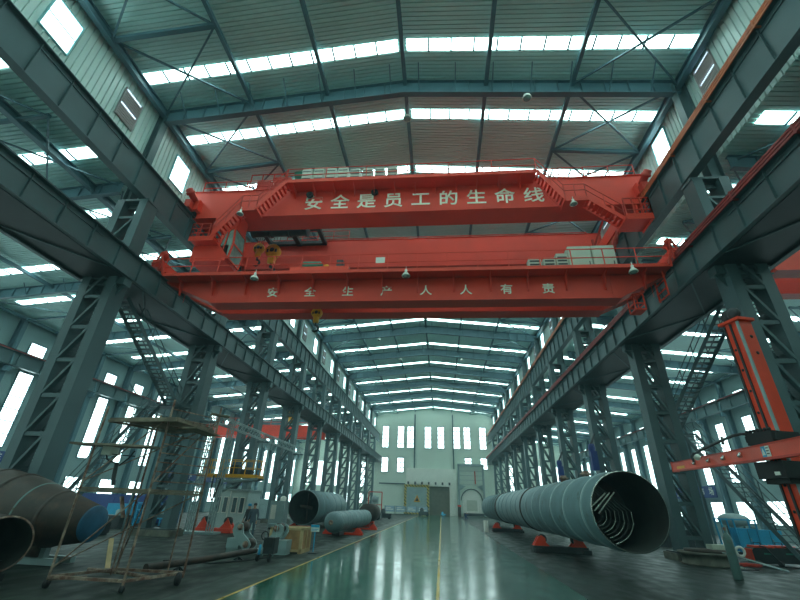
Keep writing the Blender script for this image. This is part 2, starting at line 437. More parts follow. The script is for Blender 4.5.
for xc in (-33, -29.5, -26, -22.5, -19, 16.5, 20, 23.5, 27):
    for z0, z1 in ((2, 4), (5.5, 11)):
        fb = MB(); pf = MB(); pf.box(xc-0.75, xc+0.75, Y1-0.06, Y1-0.03, z0, z1)
        for k in range(5): z = z0+(z1-z0)*k/4; fb.box(xc-0.75, xc+0.75, Y1-0.09, Y1, z-0.04, z+0.04)
        window(fb, pf)
# skylight strips: translucent panels between the ribbed sheets, two per bay and slope
def strip(xa, xb, yc, zf, wy=0.62, step=1.16):
    fb = MB(); pf = MB(); n = max(1, int(round(abs(xb-xa)/step)))
    for k in range(n):
        x0 = xa+(xb-xa)*k/n; x1 = xa+(xb-xa)*(k+1)/n; g = 0.03*(1 if xb > xa else -1)
        z0 = zf(x0)-0.03; z1 = zf(x1)-0.03
        pf.add([(x0+g, yc-wy/2, z0), (x1-g, yc-wy/2, z1), (x1-g, yc+wy/2, z1), (x0+g, yc+wy/2, z0),
                (x0+g, yc-wy/2, z0+.02), (x1-g, yc-wy/2, z1+.02), (x1-g, yc+wy/2, z1+.02), (x0+g, yc+wy/2, z0+.02)],
               [(0,1,2,3), (7,6,5,4), (0,4,5,1), (1,5,6,2), (2,6,7,3), (3,7,4,0)])
        fb.bar((x1, yc-wy/2-0.03, z1-0.04), (x1, yc+wy/2+0.03, z1-0.04), 0.085, 0.06)
    window(fb, pf, ROOFSTEEL, SKYL)
for i, y in enumerate(FRAMES):
    for dy in (2.2, 6.9):
        yc = y+dy
        strip(RX-0.22, WL+0.35, yc, roofz); strip(RX+0.22, WR-0.3, yc, roofz)
        strip(WL-0.6, AL+1.8, yc, aislez); strip(WR+0.6, AR-1.8, yc, aislez)

# ------------------------------------------------------------------ roof beams, struts and bracing
def ibeam_v(mb, p, q, h0, h1, w=0.32, t=0.035):
    """I beam whose top edge runs p-q in the XZ plane, depth h0 at p and h1 at q"""
    p = Vector(p); q = Vector(q); y = p.y
    def slab(pa, pb, pc, pd, hw):
        v = [(a.x, y+s*hw, a.z) for s in (-1, 1) for a in (pa, pb, pc, pd)]
        mb.add(v, [(0,1,2,3), (7,6,5,4), (0,4,5,1), (1,5,6,2), (2,6,7,3), (3,7,4,0)])
    Z = Vector((0,0,1))
    slab(p, q, q-Z*t, p-Z*t, w/2)
    slab(p-Z*t, q-Z*t, q-Z*(h1-t), p-Z*(h0-t), 0.012)
    slab(p-Z*(h0-t), q-Z*(h1-t), q-Z*h1, p-Z*h0, w/2)
    L = (q-p).length; n = int(L/1.15)
    for k in range(1, n):
        u = k/n; a = p.lerp(q, u); h = h0+(h1-h0)*u
        mb.box(a.x-0.012, a.x+0.012, y-w/2+0.02, y+w/2-0.02, a.z-h+t, a.z-t)
for i, y in enumerate(FRAMES):
    if y < 8: continue
    n = i-3
    t = thing('roof_beam', 'blue grey tapered steel roof beam over the main hall, %s from the camera' % ORD[n], 'beam', (RX, y, 22.8), 'main roof beams')
    for (xe, nm) in ((WL+0.35, 0), (WR-0.35, 1)):
        mb = MB(); ibeam_v(mb, (xe, y, roofz(xe)-0.12), (RX, y, roofz(RX)-0.12), 0.98, 1.05); mb.build('rafter', ROOFSTEEL, t)
        k = 0
        for q in range(7):
            x = RX + (xe-RX)*(q+0.40)/7.1
            fb = MB().bar((x, y-0.05, roofz(x)-1.0), (x, y-1.15, roofz(x)-0.05), 0.055, 0.055); fb.build('fly_brace', ROOFSTEEL, t)
for i, y in enumerate(FRAMES):
    if y < 8: continue
    n = i-3
    for side, xi, xo in (('left', WL-0.5, AL+0.3), ('right', WR+0.5, AR-0.3)):
        mb = MB(); ibeam_v(mb, (xi, y, aislez(xi)-0.1), (xo, y, aislez(xo)-0.1), 0.75, 0.75, 0.26)
        for q in range(6):
            x = xi+(xo-xi)*(q+0.5)/6; mb.bar((x, y-0.05, aislez(x)-0.8), (x, y-0.6, aislez(x)-0.03), 0.045, 0.045)
        one(mb, 'roof_beam', ROOFSTEEL, 'steel roof beam over the %s aisle, %s from the camera' % (side, ORD[n]), 'beam', '%s aisle roof beams' % side)
names = {-16.1: 'along the left eave', -10.85: 'outer one on the left slope', -6.35: 'inner one on the left slope', -1.8: 'at the ridge', 2.8: 'inner one on the right slope', 7.43: 'outer one on the right slope', 12.7: 'along the right eave'}
for x, nm in names.items():
    mb = MB(); z = roofz(x)-0.30; ww = 0.42 if abs(x) > 12 else 0.2
    if abs(x) > 12: mb.ibeam((x, 6, z-0.15), (x, Y1, z-0.15), 0.3, 0.5, 0.05)
    else: mb.box(x-ww/2, x+ww/2, 6, Y1, z-0.12, z+0.10)
    one(mb, 'roof_strut', ROOFSTEEL, 'long straight steel roof strut running to the end wall %s' % nm, 'strut')
for side, xs in (('left', (-18.55, -23, -29, -35.3)), ('right', (15.1, 21, 30.2))):
    for q, x in enumerate(xs):
        zz = aislez(x)-0.35; mb = MB().ibeam((x, 6, zz), (x, Y1, zz), 0.30, 0.40, 0.04) if q == 0 else MB().box(x-0.09, x+0.09, 6, Y1, zz-.07, zz+.15)
        one(mb, 'roof_strut', ROOFSTEEL, 'thin steel strut under the %s aisle roof, %s from the main hall' % (side, ('closest', 'second', 'third', 'farthest')[q]), 'strut')
for i, y in enumerate(FRAMES):
    if y < 6: continue
    for side, xa, xb in (('left', -16.1, -10.85), ('right', 12.7, 7.43)):
        t = thing('roof_bracing', 'cross bracing below the %s roof edge in the %s bay from the camera' % (side, ORD[i-2]), 'bracing', (xa, y, 22), '%s edge bracing of the main roof' % side)
        za, zb = roofz(xa)-0.45, roofz(xb)-0.42; ym = y+4.5
        MB().bar((xa, ym, za), (xb, ym, zb), 0.22, 0.22).build('strut', ROOFSTEEL, t)
        for u, v in ((y+0.1, ym), (ym, y+8.9)):
            MB().bar((xa, u, za), (xb, v, zb), 0.09, 0.09).build('tie', ROOFSTEEL, t)
            MB().bar((xa, v, za-0.06), (xb, u, zb-0.06), 0.09, 0.09).build('tie', ROOFSTEEL, t)
for i, y in enumerate(FRAMES):
    if y < 6: continue
    for side, xa, xb, xe in (('left', -21, -17, -35.3), ('right', 18, 13.8, 30.2)):
        mb = MB(); ym = y+4.5
        T_ = thing('roof_bracing', 'diagonal bracing under the %s aisle roof in the %s bay from the camera' % (side, ORD[i-2]), 'bracing', (xa, y, aislez(xa)-.4), '%s aisle roof bracing' % side)
        for p, q, dz in (((xa, y+.2), (xb, ym), 0), ((xb, y+.2), (xa, ym), -.1), ((xa, ym), (xb, y+8.8), 0), ((xb, ym), (xa, y+8.8), -.1)):
            mb.bar((p[0], p[1], aislez(p[0])-0.45+dz), (q[0], q[1], aislez(q[0])-0.45+dz), 0.07, 0.07)
        mb.bar((xa, ym, aislez(xa)-.4), (xb, ym, aislez(xb)-.4), .16, .16)
        mb.build('cross_tie', ROOFSTEEL, T_); mb = MB()
        xf = xe+(5.0 if xe < 0 else -5.0)
        mb.bar((xe, ym, aislez(xe)-.4), (xf, ym, aislez(xf)-.4), .16, .16)
        for p, q in (((xe, y+.2), (xf, ym)), ((xf, ym), (xe, y+8.8))): mb.bar((p[0], p[1], aislez(p[0])-0.45), (q[0], q[1], aislez(q[0])-0.45), 0.07, 0.07)
        mb.build('eave_tie', ROOFSTEEL, T_)

# ------------------------------------------------------------------ lattice columns
def make_column(sgn, y):
    """sgn -1: left row, +1: right row.  Two chords, lacing in two planes, bracket, wall post"""
    xi = -14.85 if sgn < 0 else 11.45; s = -1 if sgn < 0 else 1
    xo = xi + s*(1.68 if sgn < 0 else 1.55); ya, yb = y-0.3, y+0.5; w = 0.42
    t = thing('lattice_column', 'x', 'column', (xi+s*0.9, y, 0))
    def chord(x0):
        x1 = x0+s*w; mb = MB()
        mb.box(x0, x1, ya, ya+0.04, 0.35, 15.55); mb.box(x0, x1, yb-0.04, yb, 0.35, 15.55)
        xm = (x0+x1)/2; mb.box(x0, x0+s*0.05, ya+.04, yb-.04, 0.35, 15.55)
        mb.box(x0-s*0.0, x1, ya-0.01, yb+0.01, 7.15, 7.19)
        mb.build('chord', STEEL, t)
    chord(xi); chord(xo-s*w)
    for yy, nm in ((ya+0.09, 'front'), (yb-0.09, 'rear')):
        mb = MB(); a = xi+s*w; b = xo-s*w; z = 0.95; st = 1.50
        while z+st < 15.6:
            mb.bar((a, yy, z), (b, yy, z), 0.10, 0.16, (0,0,1))
            if not (10.3 < z < 12.2):
                mb.bar((b, yy, z+0.08), (a, yy, z+st-0.08), 0.10, 0.20, (0,1,0))
            z += st
        mb.bar((a, yy, z), (b, yy, z), 0.10, 0.14)
        mb.build('lacing', STEEL, t)
    mb = MB(); z = 0.95; a = xi+s*w; b = xo-s*w
    while z+1.5 < 15.6:                                  # little battens tying the two lacing planes
        for j in range(5):
            u = (j+0.2)/5; v = (j+0.8)/5
            x0 = b+(a-b)*u; x1 = b+(a-b)*v; z0 = z+0.08+1.34*u; z1 = z+0.08+1.34*v
            mb.bar((x0, ya+0.1, z0), (x1, yb-0.1, z1), 0.03, 0.03); mb.bar((x1, ya+0.1, z1), (x0+(a-b)*0.2, yb-0.1, z0+0.27), 0.03, 0.03)
        z += 1.5
    mb.build('batten', STEEL, t)
    MB().box(xi-s*0.25, xo+s*0.25, ya-0.2, yb+0.2, 0.30, 0.36).build('base_plate', STEELD, t)
    MB().box(xi-s*0.35, xo+s*0.35, ya-0.3, yb+0.3, 0.0, 0.30).build('plinth', CONC, t)
    mb = MB(); mb.ibeam((xi-s*0.05, y-0.1, 10.70), (xo+s*0.1, y-0.1, 10.70), 0.4, 0.40, 0.05)
    mb.box(xi-s*0.36, xi, y-0.2, y+0.25, 10.62, 10.98); mb.prism([(xi-s*0.36, y-0.02, 10.62), (xi, y-0.02, 10.62), (xi, y-0.02, 10.1)], (0, 0.05, 0))
    mb.build('bracket', STEEL, t)
    mb = MB(); mb.box(xi-s*0.05, xo, y-0.28, y+0.48, 15.5, 15.62); mb.ibeam((xi, y+0.1, 15.35), (xo, y+0.1, 15.35), 0.2, 0.3, 0.04)
    mb.build('cap', STEEL, t)
    wi = -16.0 if sgn < 0 else 12.4; wo = (WL+0.05) if sgn < 0 else (WR-0.05)
    mb = MB(); mb.box(wi, wi+s*0.03, y-0.22, y+0.22, 15.62, 22.3); mb.box(wi+s*0.03, wo, y-0.015, y+0.015, 15.62, 22.4); mb.box(wo, wo-s*0.03, y-0.2, y+0.2, 15.62, 22.4)
    mb.build('wall_post', STEEL, t)
    return t
for sgn, side in ((-1, 'left'), (1, 'right')):
    proto = make_column(sgn, 15.2); base = proto.location.copy()
    for n in range(10):
        lab = 'grey steel lattice column in the %s row, %s from the camera' % (side, ORD[n])
        if n == 0: proto['label'] = lab; proto['group'] = '%s row of lattice columns' % side
        else: copy_tree(proto, (base.x, base.y+9*n, 0), lab)
        if n == 0: continue

# ------------------------------------------------------------------ crane runways
def runway(xw, z0, z1, label, side, stiff=1.5, fw=0.42, soffit=None, conductor=None, ya=6.0, yb=Y1-0.05, inward=1, m=STEEL):
    t = thing('crane_runway', label, 'crane girder', (xw, ya, z0))
    mb = MB(); mb.box(xw-0.012, xw+0.012, ya, yb, z0+.03, z1-.03)
    mb.box(xw-fw/2, xw+fw/2, ya, yb, z1-0.035, z1); mb.box(xw-fw/2, xw+fw/2, ya, yb, z0, z0+0.035)
    y = 6.67
    while y < yb:
        mb.box(xw-0.11, xw+0.11, y-0.010, y+0.010, z0+.035, z1-.035); y += stiff
    if stiff < 1.6:
        for k in range(14):
            yy = 6.2+9*k+2.0
            if yy+4.5 < yb: mb.box(xw+inward*0.012, xw+inward*0.06, yy, yy+5.0, z1-0.28, z1-0.22)
    mb.build('girder', m, t)
    MB().box(xw-0.05, xw+0.05, ya, yb, z1, z1+0.13).build('rail', DARK, t)
    if soffit:
        x1 = soffit; mb = MB(); mb.box(xw, x1, ya, yb, z0-0.02, z0+0.02); mb.build('walkway_plate', STEELD, t)
        mb = MB(); mb.ibeam((x1, ya, z0+0.05), (x1, yb, z0+0.05), 0.2, 0.32, 0.03)
        y = 6.2
        while y+9 < yb:
            mb.bar((xw, y+1.2, z0-0.045), (x1, y+4.5, z0-0.045), 0.06, 0.04); mb.bar((x1, y+4.5, z0-0.045), (xw, y+7.8, z0-0.045), 0.06, 0.04)
            y += 9
        mb.build('edge_truss', STEEL, t)
    if conductor:
        cm, side_x = conductor; mb = MB()
        for q in range(3 if stiff < 2 else 1): mb.box(side_x-0.02, side_x+0.03, ya, yb, z1-0.06+q*0.12, z1+0.02+q*0.12)
        y = 6.5
        while y < yb and stiff < 2: mb.box(side_x-0.03, side_x+0.2*inward*-1, y, y+0.06, z1-0.1, z1+0.30); y += 3.0
        mb.build('conductor_rail', cm, t)
    return t
runway(-15.3, 15.72, 17.55, 'upper crane runway girder along the left column row', 'left')
runway(11.6, 15.72, 17.65, 'upper crane runway girder with orange conductor rail along the right column row', 'right', conductor=(ORANGE, 11.36), inward=-1)
runway(-14.6, 11.0, 12.25, 'lower crane runway girder with wide underside along the left column row', 'left', soffit=-16.85)
runway(10.95, 11.0, 12.35, 'lower crane runway girder with red conductor rail along the right column row', 'right', soffit=13.3, conductor=(MAROON, 10.72), inward=-1)
runway(AL+0.75, 11.1, 12.3, 'runway girder with thin red rail on the far left aisle wall', 'left', 2.25, conductor=(MAROON, AL+0.97))
runway(AR-0.75, 11.9, 13.1, 'runway girder with thin red rail on the far right aisle wall', 'right', 2.25, conductor=(MAROON, AR-0.97), inward=-1, ya=20)
for side, x, s in (('left', AL, 1), ('right', AR, -1)):
    for k, y in enumerate(HALF):
        if y < 22 or y > Y1-2: continue
        mb = MB(); mb.box(x+s*0.02, x+s*0.06, y-0.2, y+0.2, 0, AZE-0.1); mb.box(x+s*0.06, x+s*0.5, y-0.02, y+0.02, 0, AZE-0.1); mb.box(x+s*0.5, x+s*0.54, y-0.2, y+0.2, 0, AZE-0.1)
        zr = 11.0 if s > 0 else 11.8
        mb.bar((x+s*0.5, y, zr+2.2), (x+s*0.9, y, zr+0.1), 0.12, 0.12); mb.box(x+s*0.5, x+s*1.0, y-0.15, y+0.15, zr-0.4, zr)
        mb.bar((x+s*0.3, y, 13.6), (x+s*0.3, y+4.4, 11.2+(0.8 if s < 0 else 0)), 0.10, 0.10) if k % 2 == 0 else None
        one(mb, 'wall_post', ROOFSTEEL, 'blue grey steel post on the %s aisle wall, %s one from the camera' % (side, (ORD+['fifteenth','sixteenth','seventeenth','eighteenth','nineteenth','twentieth'])[[q for q in HALF if 22 <= q <= Y1-2].index(y)]), 'post', 'posts of the %s aisle wall' % side)
for x, lab in ((-6.41, 'left'), (3.03, 'right')):
    one(MB().box(x-0.16, x+0.16, Y1-0.35, Y1, 9.9, 22.6), 'wall_post', STEEL, 'slim dark steel post on the end wall, the %s one' % lab, 'post')
one(MB().box(-14.8, -8.6, Y1-0.25, Y1, 6.25, 6.5), 'wall_girt', STEEL, 'dark horizontal steel rail across the lower left end wall', 'rail')
# ------------------------------------------------------------------ bridge cranes
def railing(mb, pts, h=1.05, post=1.6, r=0.022, mids=(0.5,), toe=True):
    for a, b in zip(pts[:-1], pts[1:]):
        a = Vector(a); b = Vector(b); L = (b-a).length; n = max(1, int(round(L/post)))
        for k in range(n+1):
            p = a.lerp(b, k/n); mb.bar(p, p+Vector((0,0,h)), r*2, r*2)
        for q in (h,)+tuple(h*m for m in mids): mb.bar(a+Vector((0,0,q)), b+Vector((0,0,q)), r*1.8, r*1.8)
        if toe: mb.bar(a+Vector((0,0,0.05)), b+Vector((0,0,0.05)), 0.012, 0.10)
def box_girder(mb, xa, xb, ya, yb, z0, z1, ta, tb, zt):
    """box girder along X whose underside rises to zt over the end tapers ta / tb"""
    poly = [(xa, ya, z1), (xb, ya, z1), (xb, ya, zt), (xb-tb, ya, z0), (xa+ta, ya, z0), (xa, ya, zt)]
    mb.prism([(p[0], ya, p[2]) for p in poly], (0, yb-ya, 0))
    mb.box(xa+ta, xb-tb, ya-0.07, yb+0.07, z0-0.05, z0)
    mb.box(xa, xb, ya-0.07, yb+0.07, z1, z1+0.04)
def crane_lamp(parent, x, y, z, dx=0.0):
    mb = MB(); mb.lathe((x+dx, y, z-0.42), (0,0,1), [(0, 0.20), (0.02, 0.21), (0.10, 0.17), (0.20, 0.08), (0.27, 0.06), (0.34, 0.07), (0.36, 0.0)], 16)
    mb.bar((x+dx, y, z-0.08), (x, y, z+0.12), 0.03, 0.03)
    o = mb.build('lamp', WHITE, parent)
    MB().lathe((x+dx, y, z-0.41), (0,0,-1), [(0, 0.17), (0.06, 0.12), (0.08, 0.0)], 14).build('lens', CABGLASS, o)
def stair(mb, p, q, w, n, ydir=(0,1,0), th=0.04):
    """open-riser stair between p (top) and q (foot); w along ydir"""
    p = Vector(p); q = Vector(q); yv = Vector(ydir)
    for e in (0, w): mb.bar(p+yv*e, q+yv*e, 0.02, 0.24)
    for k in range(n):
        u = (k+0.5)/n; c = p.lerp(q, u); d = (q-p); d.z = 0; d.normalize(); step = ((q-p).to_2d().length/n)*0.85
        a = c - d*step/2; b = c + d*step/2
        mb.bar(a+yv*w/2, b+yv*w/2, w, th)

# upper crane -----------------------------------------------------------------
U = thing('bridge_crane', 'upper red overhead crane with nine large cream characters and two side stairs', 'crane', (-1.8, 19, 17.6))
mb = MB(); box_girder(mb, -15.75, 12.0, 19.0, 20.3, 17.55, 19.65, 0.0, 0.0, 17.55); mb.build('front_girder', RED, U)
mb = MB(); box_girder(mb, -15.6, 11.9, 25.5, 26.8, 17.75, 20.2, 0.0, 0.0, 17.75); mb.build('rear_girder', RED, U)
for xs in (-15.3, 11.6):
    o = None
    mb = MB(); mb.box(xs-0.35, xs+0.35, 18.6, 27.4, 17.95, 18.75); c = mb.build('end_carriage', RED, U)
    for yy in (19.1, 20.3, 25.5, 26.7):
        MB().lathe((xs-0.12, yy, 18.02), (1,0,0), [(0,0),(0,.33),(.02,.36),(.03,.30),(.20,.30),(.21,.36),(.24,.36),(.24,0)], 20).build('wheel', DARK, c)
    s = 1 if xs > 0 else -1
    MB().lathe((xs-s*0.1, 18.55, 18.55), (s*0.25,-0.75,0.6), [(0,0),(0,.20),(.45,.20),(.47,.27),(.62,.27),(.62,.22),(.80,.22),(.84,.10),(.84,0)], 18).build('drive_motor', REDD, U)
    MB().box(xs-0.30, xs+0.05, 18.2, 18.7, 17.9, 18.45).build('buffer', REDD, U)
for i, ch in enumerate('安全是员工的生命线'):
    text_mesh(ch, 1.16, 'character', LETTER, U, (-7.66+1.660*i, 18.975, 18.38), sx=1.05)
# walkway along the front girder
DX0, DX1, DZ = -9.3, 5.7, 19.42
mb = MB(); mb.box(DX0, DX1, 18.05, 19.0, DZ-0.06, DZ); mb.box(DX0, DX1, 18.03, 18.07, DZ-0.12, DZ+0.12)
k = DX0+0.4
while k < DX1: mb.prism([(k, 18.1, DZ-.06), (k, 19.0, DZ-.06), (k, 19.0, DZ-.60)], (0.05, 0, 0)); k += 1.25
mb.build('walkway', RED, U)
mb = MB(); railing(mb, [(DX0, 18.07, DZ), (DX1, 18.07, DZ)], 1.0, 2.4); railing(mb, [(-15.4, 19.2, 19.69), (DX0-0.2, 19.2, 19.69)], 1.0, 1.6); railing(mb, [(DX1+.2, 19.2, 19.69), (11.7, 19.2, 19.69)], 1.0, 1.6)
railing(mb, [(-15.0, 26.7, 20.24), (11.4, 26.7, 20.24)], 1.0, 2.0, r=0.03); railing(mb, [(-12.0, 25.6, 20.24), (-7, 25.6, 20.24)], 1.0, 1.4)
mb.build('railing', REDD, U)
for lab, pts in (('l', ((-9.2, 19.42), (-10.75, 17.42), (-11.75, 17.42), (-13.1, 15.4))), ('r', ((5.7, 19.42), (7.0, 17.32), (8.15, 17.32), (9.85, 15.75)))):
    (a, za), (b, zb), (c, zc), (d, zd) = pts
    mb = MB(); stair(mb, (a, 18.0, za), (b, 18.0, zb), 0.75, 9); stair(mb, (c, 18.0, zc), (d, 18.0, zd), 0.75, 9)
    mb.box(b, c, 18.0, 18.95, zb-0.10, zb); mb.box(b, c, 17.98, 18.02, zb-0.22, zb+0.05)
    mb.build('stair', RED, U)
    mb = MB(); up = Vector((0,0,0.95))
    for (p, zp), (q, zq) in (((a, za), (b, zb)), ((b, zb), (c, zc)), ((c, zc), (d, zd))):
        P, Q = Vector((p, 18.0, zp)), Vector((q, 18.0, zq))
        for u in (1.0, 0.55): mb.bar(P+up*u, Q+up*u, 0.035, 0.035)
        for e in (0, 0.5, 1): R0 = P.lerp(Q, e); mb.bar(R0, R0+up, 0.035, 0.035)
    mb.build('stair_railing', REDD, U)
# left cab platform, cab below the girder
mb = MB(); mb.box(-14.3, -12.8, 17.9, 19.6, 15.15, 15.27); mb.box(-14.3, -12.8, 17.88, 17.92, 15.05, 15.35); mb.build('cab_platform', RED, U)
mb = MB(); railing(mb, [(-13.2, 17.92, 15.27), (-14.3, 17.92, 15.27), (-14.3, 19.5, 15.27)], 1.0, 0.55, mids=(0.33, 0.66)); mb.build('railing', REDD, U)
cab = MB().box(-14.3, -12.15, 18.5, 20.0, 14.05, 15.1); cab.box(-13.7, -12.6, 18.9, 20.4, 15.1, 17.55); cab = cab.build('cab', RED, U)
MB().box(-13.35, -13.05, 18.86, 18.9, 15.9, 16.4).build('cab_window', GLASSD, cab)
mb = MB()
cg = [(-12.72, 15.05), (-12.5, 16.05), (-12.0, 16.35), (-11.88, 15.2), (-12.0, 14.2)]
mb.prism([(x, 18.5, z) for x, z in cg], (0, 1.25, 0)); glass = mb.build('cab_window', CABGLASS, cab)
mb = MB()
for y in (18.47, 19.75):
    for a, b in zip(cg, cg[1:]+cg[:1]): mb.bar((a[0], y, a[1]), (b[0], y, b[1]), 0.09, 0.09)
for a in cg: mb.bar((a[0], 18.45, a[1]), (a[0], 19.77, a[1]), 0.09, 0.09)
mb.bar((-12.3, 18.45, 16.2), (-12.4, 18.45, 14.8), 0.06, 0.06)
mb.box(-12.5, -12.0, 18.6, 19.7, 16.3, 17.55); mb.build('window_frame', RED, cab)
# right end platform
mb = MB(); mb.box(9.75, 11.1, 17.7, 19.0, 15.62, 15.74); mb.box(9.75, 11.1, 17.68, 17.72, 15.5, 15.86); mb.box(11.06, 11.1, 17.7, 19.0, 15.5, 15.86)
for x in (9.8, 11.05): mb.bar((x, 18.9, 15.6), (x, 18.9, 17.6), 0.12, 0.12)
mb.build('end_platform', RED, U)
mb = MB(); railing(mb, [(9.8, 17.72, 15.74), (11.08, 17.72, 15.74), (11.08, 18.95, 15.74)], 1.15, 0.45, mids=(0.33, 0.66), r=0.03); mb.build('railing', REDD, U)
mb = MB()
for p, q in (((9.9, 20.6, 17.6), (8.9, 20.9, 15.2)), ((9.9, 22.5, 17.6), (9.9, 22.2, 15.0)), ((10.9, 20.6, 17.6), (9.4, 20.8, 13.9)), ((11.2, 22.5, 17.6), (10.2, 22.3, 13.9)), ((8.9, 20.9, 15.2), (10.1, 22.2, 15.2))): mb.bar(p, q, 0.12, 0.12)
for k in range(6): z = 14.1+k*.6; x = 9.5+(z-13.9)*0.4; mb.bar((x, 20.75, z), (x+.5, 22.3, z), 0.06, 0.06)
mb.build('end_ladder', REDD, U)
for x, z in ((-11.6, 17.3), (7.35, 17.2)): crane_lamp(U, x, 17.93, z)
for x in (-7.95, -3.85, ):
    mb = MB(); mb.lathe((x, 18.96, 19.0), (0,-1,0), [(0, .17), (.03, .21), (.16, .22), (.16, .14), (.05, 0)], 18); mb.build('horn', BLACK, U)

# trolley of the upper crane, hooks, cabinets
T = thing('crane_trolley', 'dark hoist trolley riding between the girders of the upper crane', 'trolley', (-9.5, 22.5, 18.8))
mb = MB()
mb.box(-13.2, -8.6, 20.4, 20.7, 19.75, 20.0); mb.box(-13.2, -8.6, 25.1, 25.4, 19.75, 20.0); mb.box(-13.2, -12.9, 20.4, 25.4, 19.75, 20.0); mb.box(-8.9, -8.6, 20.4, 25.4, 19.75, 20.0); mb.box(-13.2, -8.6, 22.9, 23.5, 19.7, 20.0); mb.box(-11.0, -10.6, 20.4, 25.4, 19.7, 20.0); mb.box(-13.2, -9.4, 21.5, 21.8, 18.5, 19.75); mb.build('frame', DARK, T)
for x in (-12.6, -11.2, -9.8):
    MB().lathe((x-0.6, 22.5, 19.0), (1,0,0), [(0,0),(0,.45),(.05,.45),(.06,.36),(1.2,.36),(1.21,.45),(1.26,.45),(1.26,0)], 20).build('rope_drum', DARK, T)
mb = MB(); mb.box(-9.9, -8.9, 20.5, 21.5, 20.0, 22.5); mb.lathe((-9.9, 20.6, 22.3), (1,0,0), [(0,0),(0,.35),(1.3,.35),(1.3,0)], 16); mb.build('gearbox', GREENP, T)
mb = MB(); mb.box(-12.6, -11.6, 20.5, 22.5, 20.0, 21.9); mb.box(-11.4, -10.2, 20.5, 21.6, 20.0, 22.2); railing(mb, [(-13.1, 20.5, 21.0), (-9.8, 20.5, 21.0)], 1.5, .8, r=.03); mb.build('motor_cover', REDD, T)
def hook(x, y, ztop, sc, label, rope_to, cat='hook'):
    t = thing('crane_hook', label, cat, (x, y, ztop))
    mb = MB(); mb.lathe((x-0.0, y-0.22*sc, ztop-0.45*sc), (0,1,0), [(0,.0),(0,.30*sc),(.03*sc,.44*sc),(.10*sc,.46*sc),(.34*sc,.46*sc),(.41*sc,.44*sc),(.44*sc,.30*sc),(.44*sc,0)], 24)
    mb.lathe((x, y, ztop-0.8*sc), (0,0,-1), [(0,.22*sc),(.12*sc,.26*sc),(.5*sc,.24*sc),(.52*sc,.12*sc),(.6*sc,.0)], 14)
    mb.build('hook_block', YELLOW, t)
    mb = MB(); mb.lathe((x, y-0.25*sc, ztop-0.45*sc), (0,1,0), [(0,0),(0,.13*sc),(.02*sc,.16*sc),(.03*sc,.0)], 12)
    for a in (-.26, .26): mb.box(x+a*sc-0.06*sc, x+a*sc+0.06*sc, y-.26*sc, y-.2*sc, ztop-0.62*sc, ztop-0.42*sc)
    mb.build('sheave_cap', DARK, t)
    pts = [(x, y, ztop-1.2*sc), (x, y, ztop-1.5*sc)]
    for k in range(9):
        a = PI/2 - k*PI*1.35/8; pts.append((x+0.28*sc*math.cos(a)-0.0, y, ztop-1.85*sc+0.28*sc*math.sin(a)))
    MB().tube(pts, [.07*sc, .08*sc]+[.09*sc]*7+[.06*sc, .02*sc], 8).build('hook', DARK, t)
    mb = MB()
    for a in (-.3, -.1, .1, .3): mb.tube([(x+a*sc, y, ztop-0.3*sc), (x+a*sc, y, rope_to)], 0.018, 5)
    mb.build('rope', DARK, t)
hook(-12.85, 23.2, 18.45, .85, 'smaller yellow crane hook block hanging left of the larger one', 19.0)
hook(-11.75, 23.2, 18.30, 1.15, 'larger yellow crane hook block hanging from the upper crane', 19.0)
RB = ['at the left end', 'second from the left', 'third from the left', 'fourth from the left', 'fifth from the left', 'sixth from the left', 'seventh from the left', 'at the right end']
for k in range(8):
    x = -8.78+k*0.80; h = 0.98 if k < 4 else 0.80
    y0 = 19.05; z0 = 19.69
    t = thing('resistor_box', 'cream louvred box on the upper crane, %s of eight' % RB[k], 'box', (x+.3, y0+.3, z0), 'resistor boxes on the upper crane')
    mb = MB(); mb.box(x, x+0.62, y0, y0+0.7, z0+0.75, z0+0.75+h); mb.build('case', CREAM, t)
    mb = MB()
    for j in range(3): mb.box(x+0.03, x+0.59, y0-0.02, y0, z0+0.75+h*(j+.35)/3.3, z0+0.75+h*(j+.35)/3.3+0.05)
    mb.build('louvre', STEELD, t)
    mb = MB()
    for a, b in ((0.05, .05), (.55, .05), (.05, .62), (.55, .62)): mb.box(x+a-.03, x+a+.03, y0+b-.03, y0+b+.03, z0, z0+0.76)
    mb.build('leg', REDD, t)

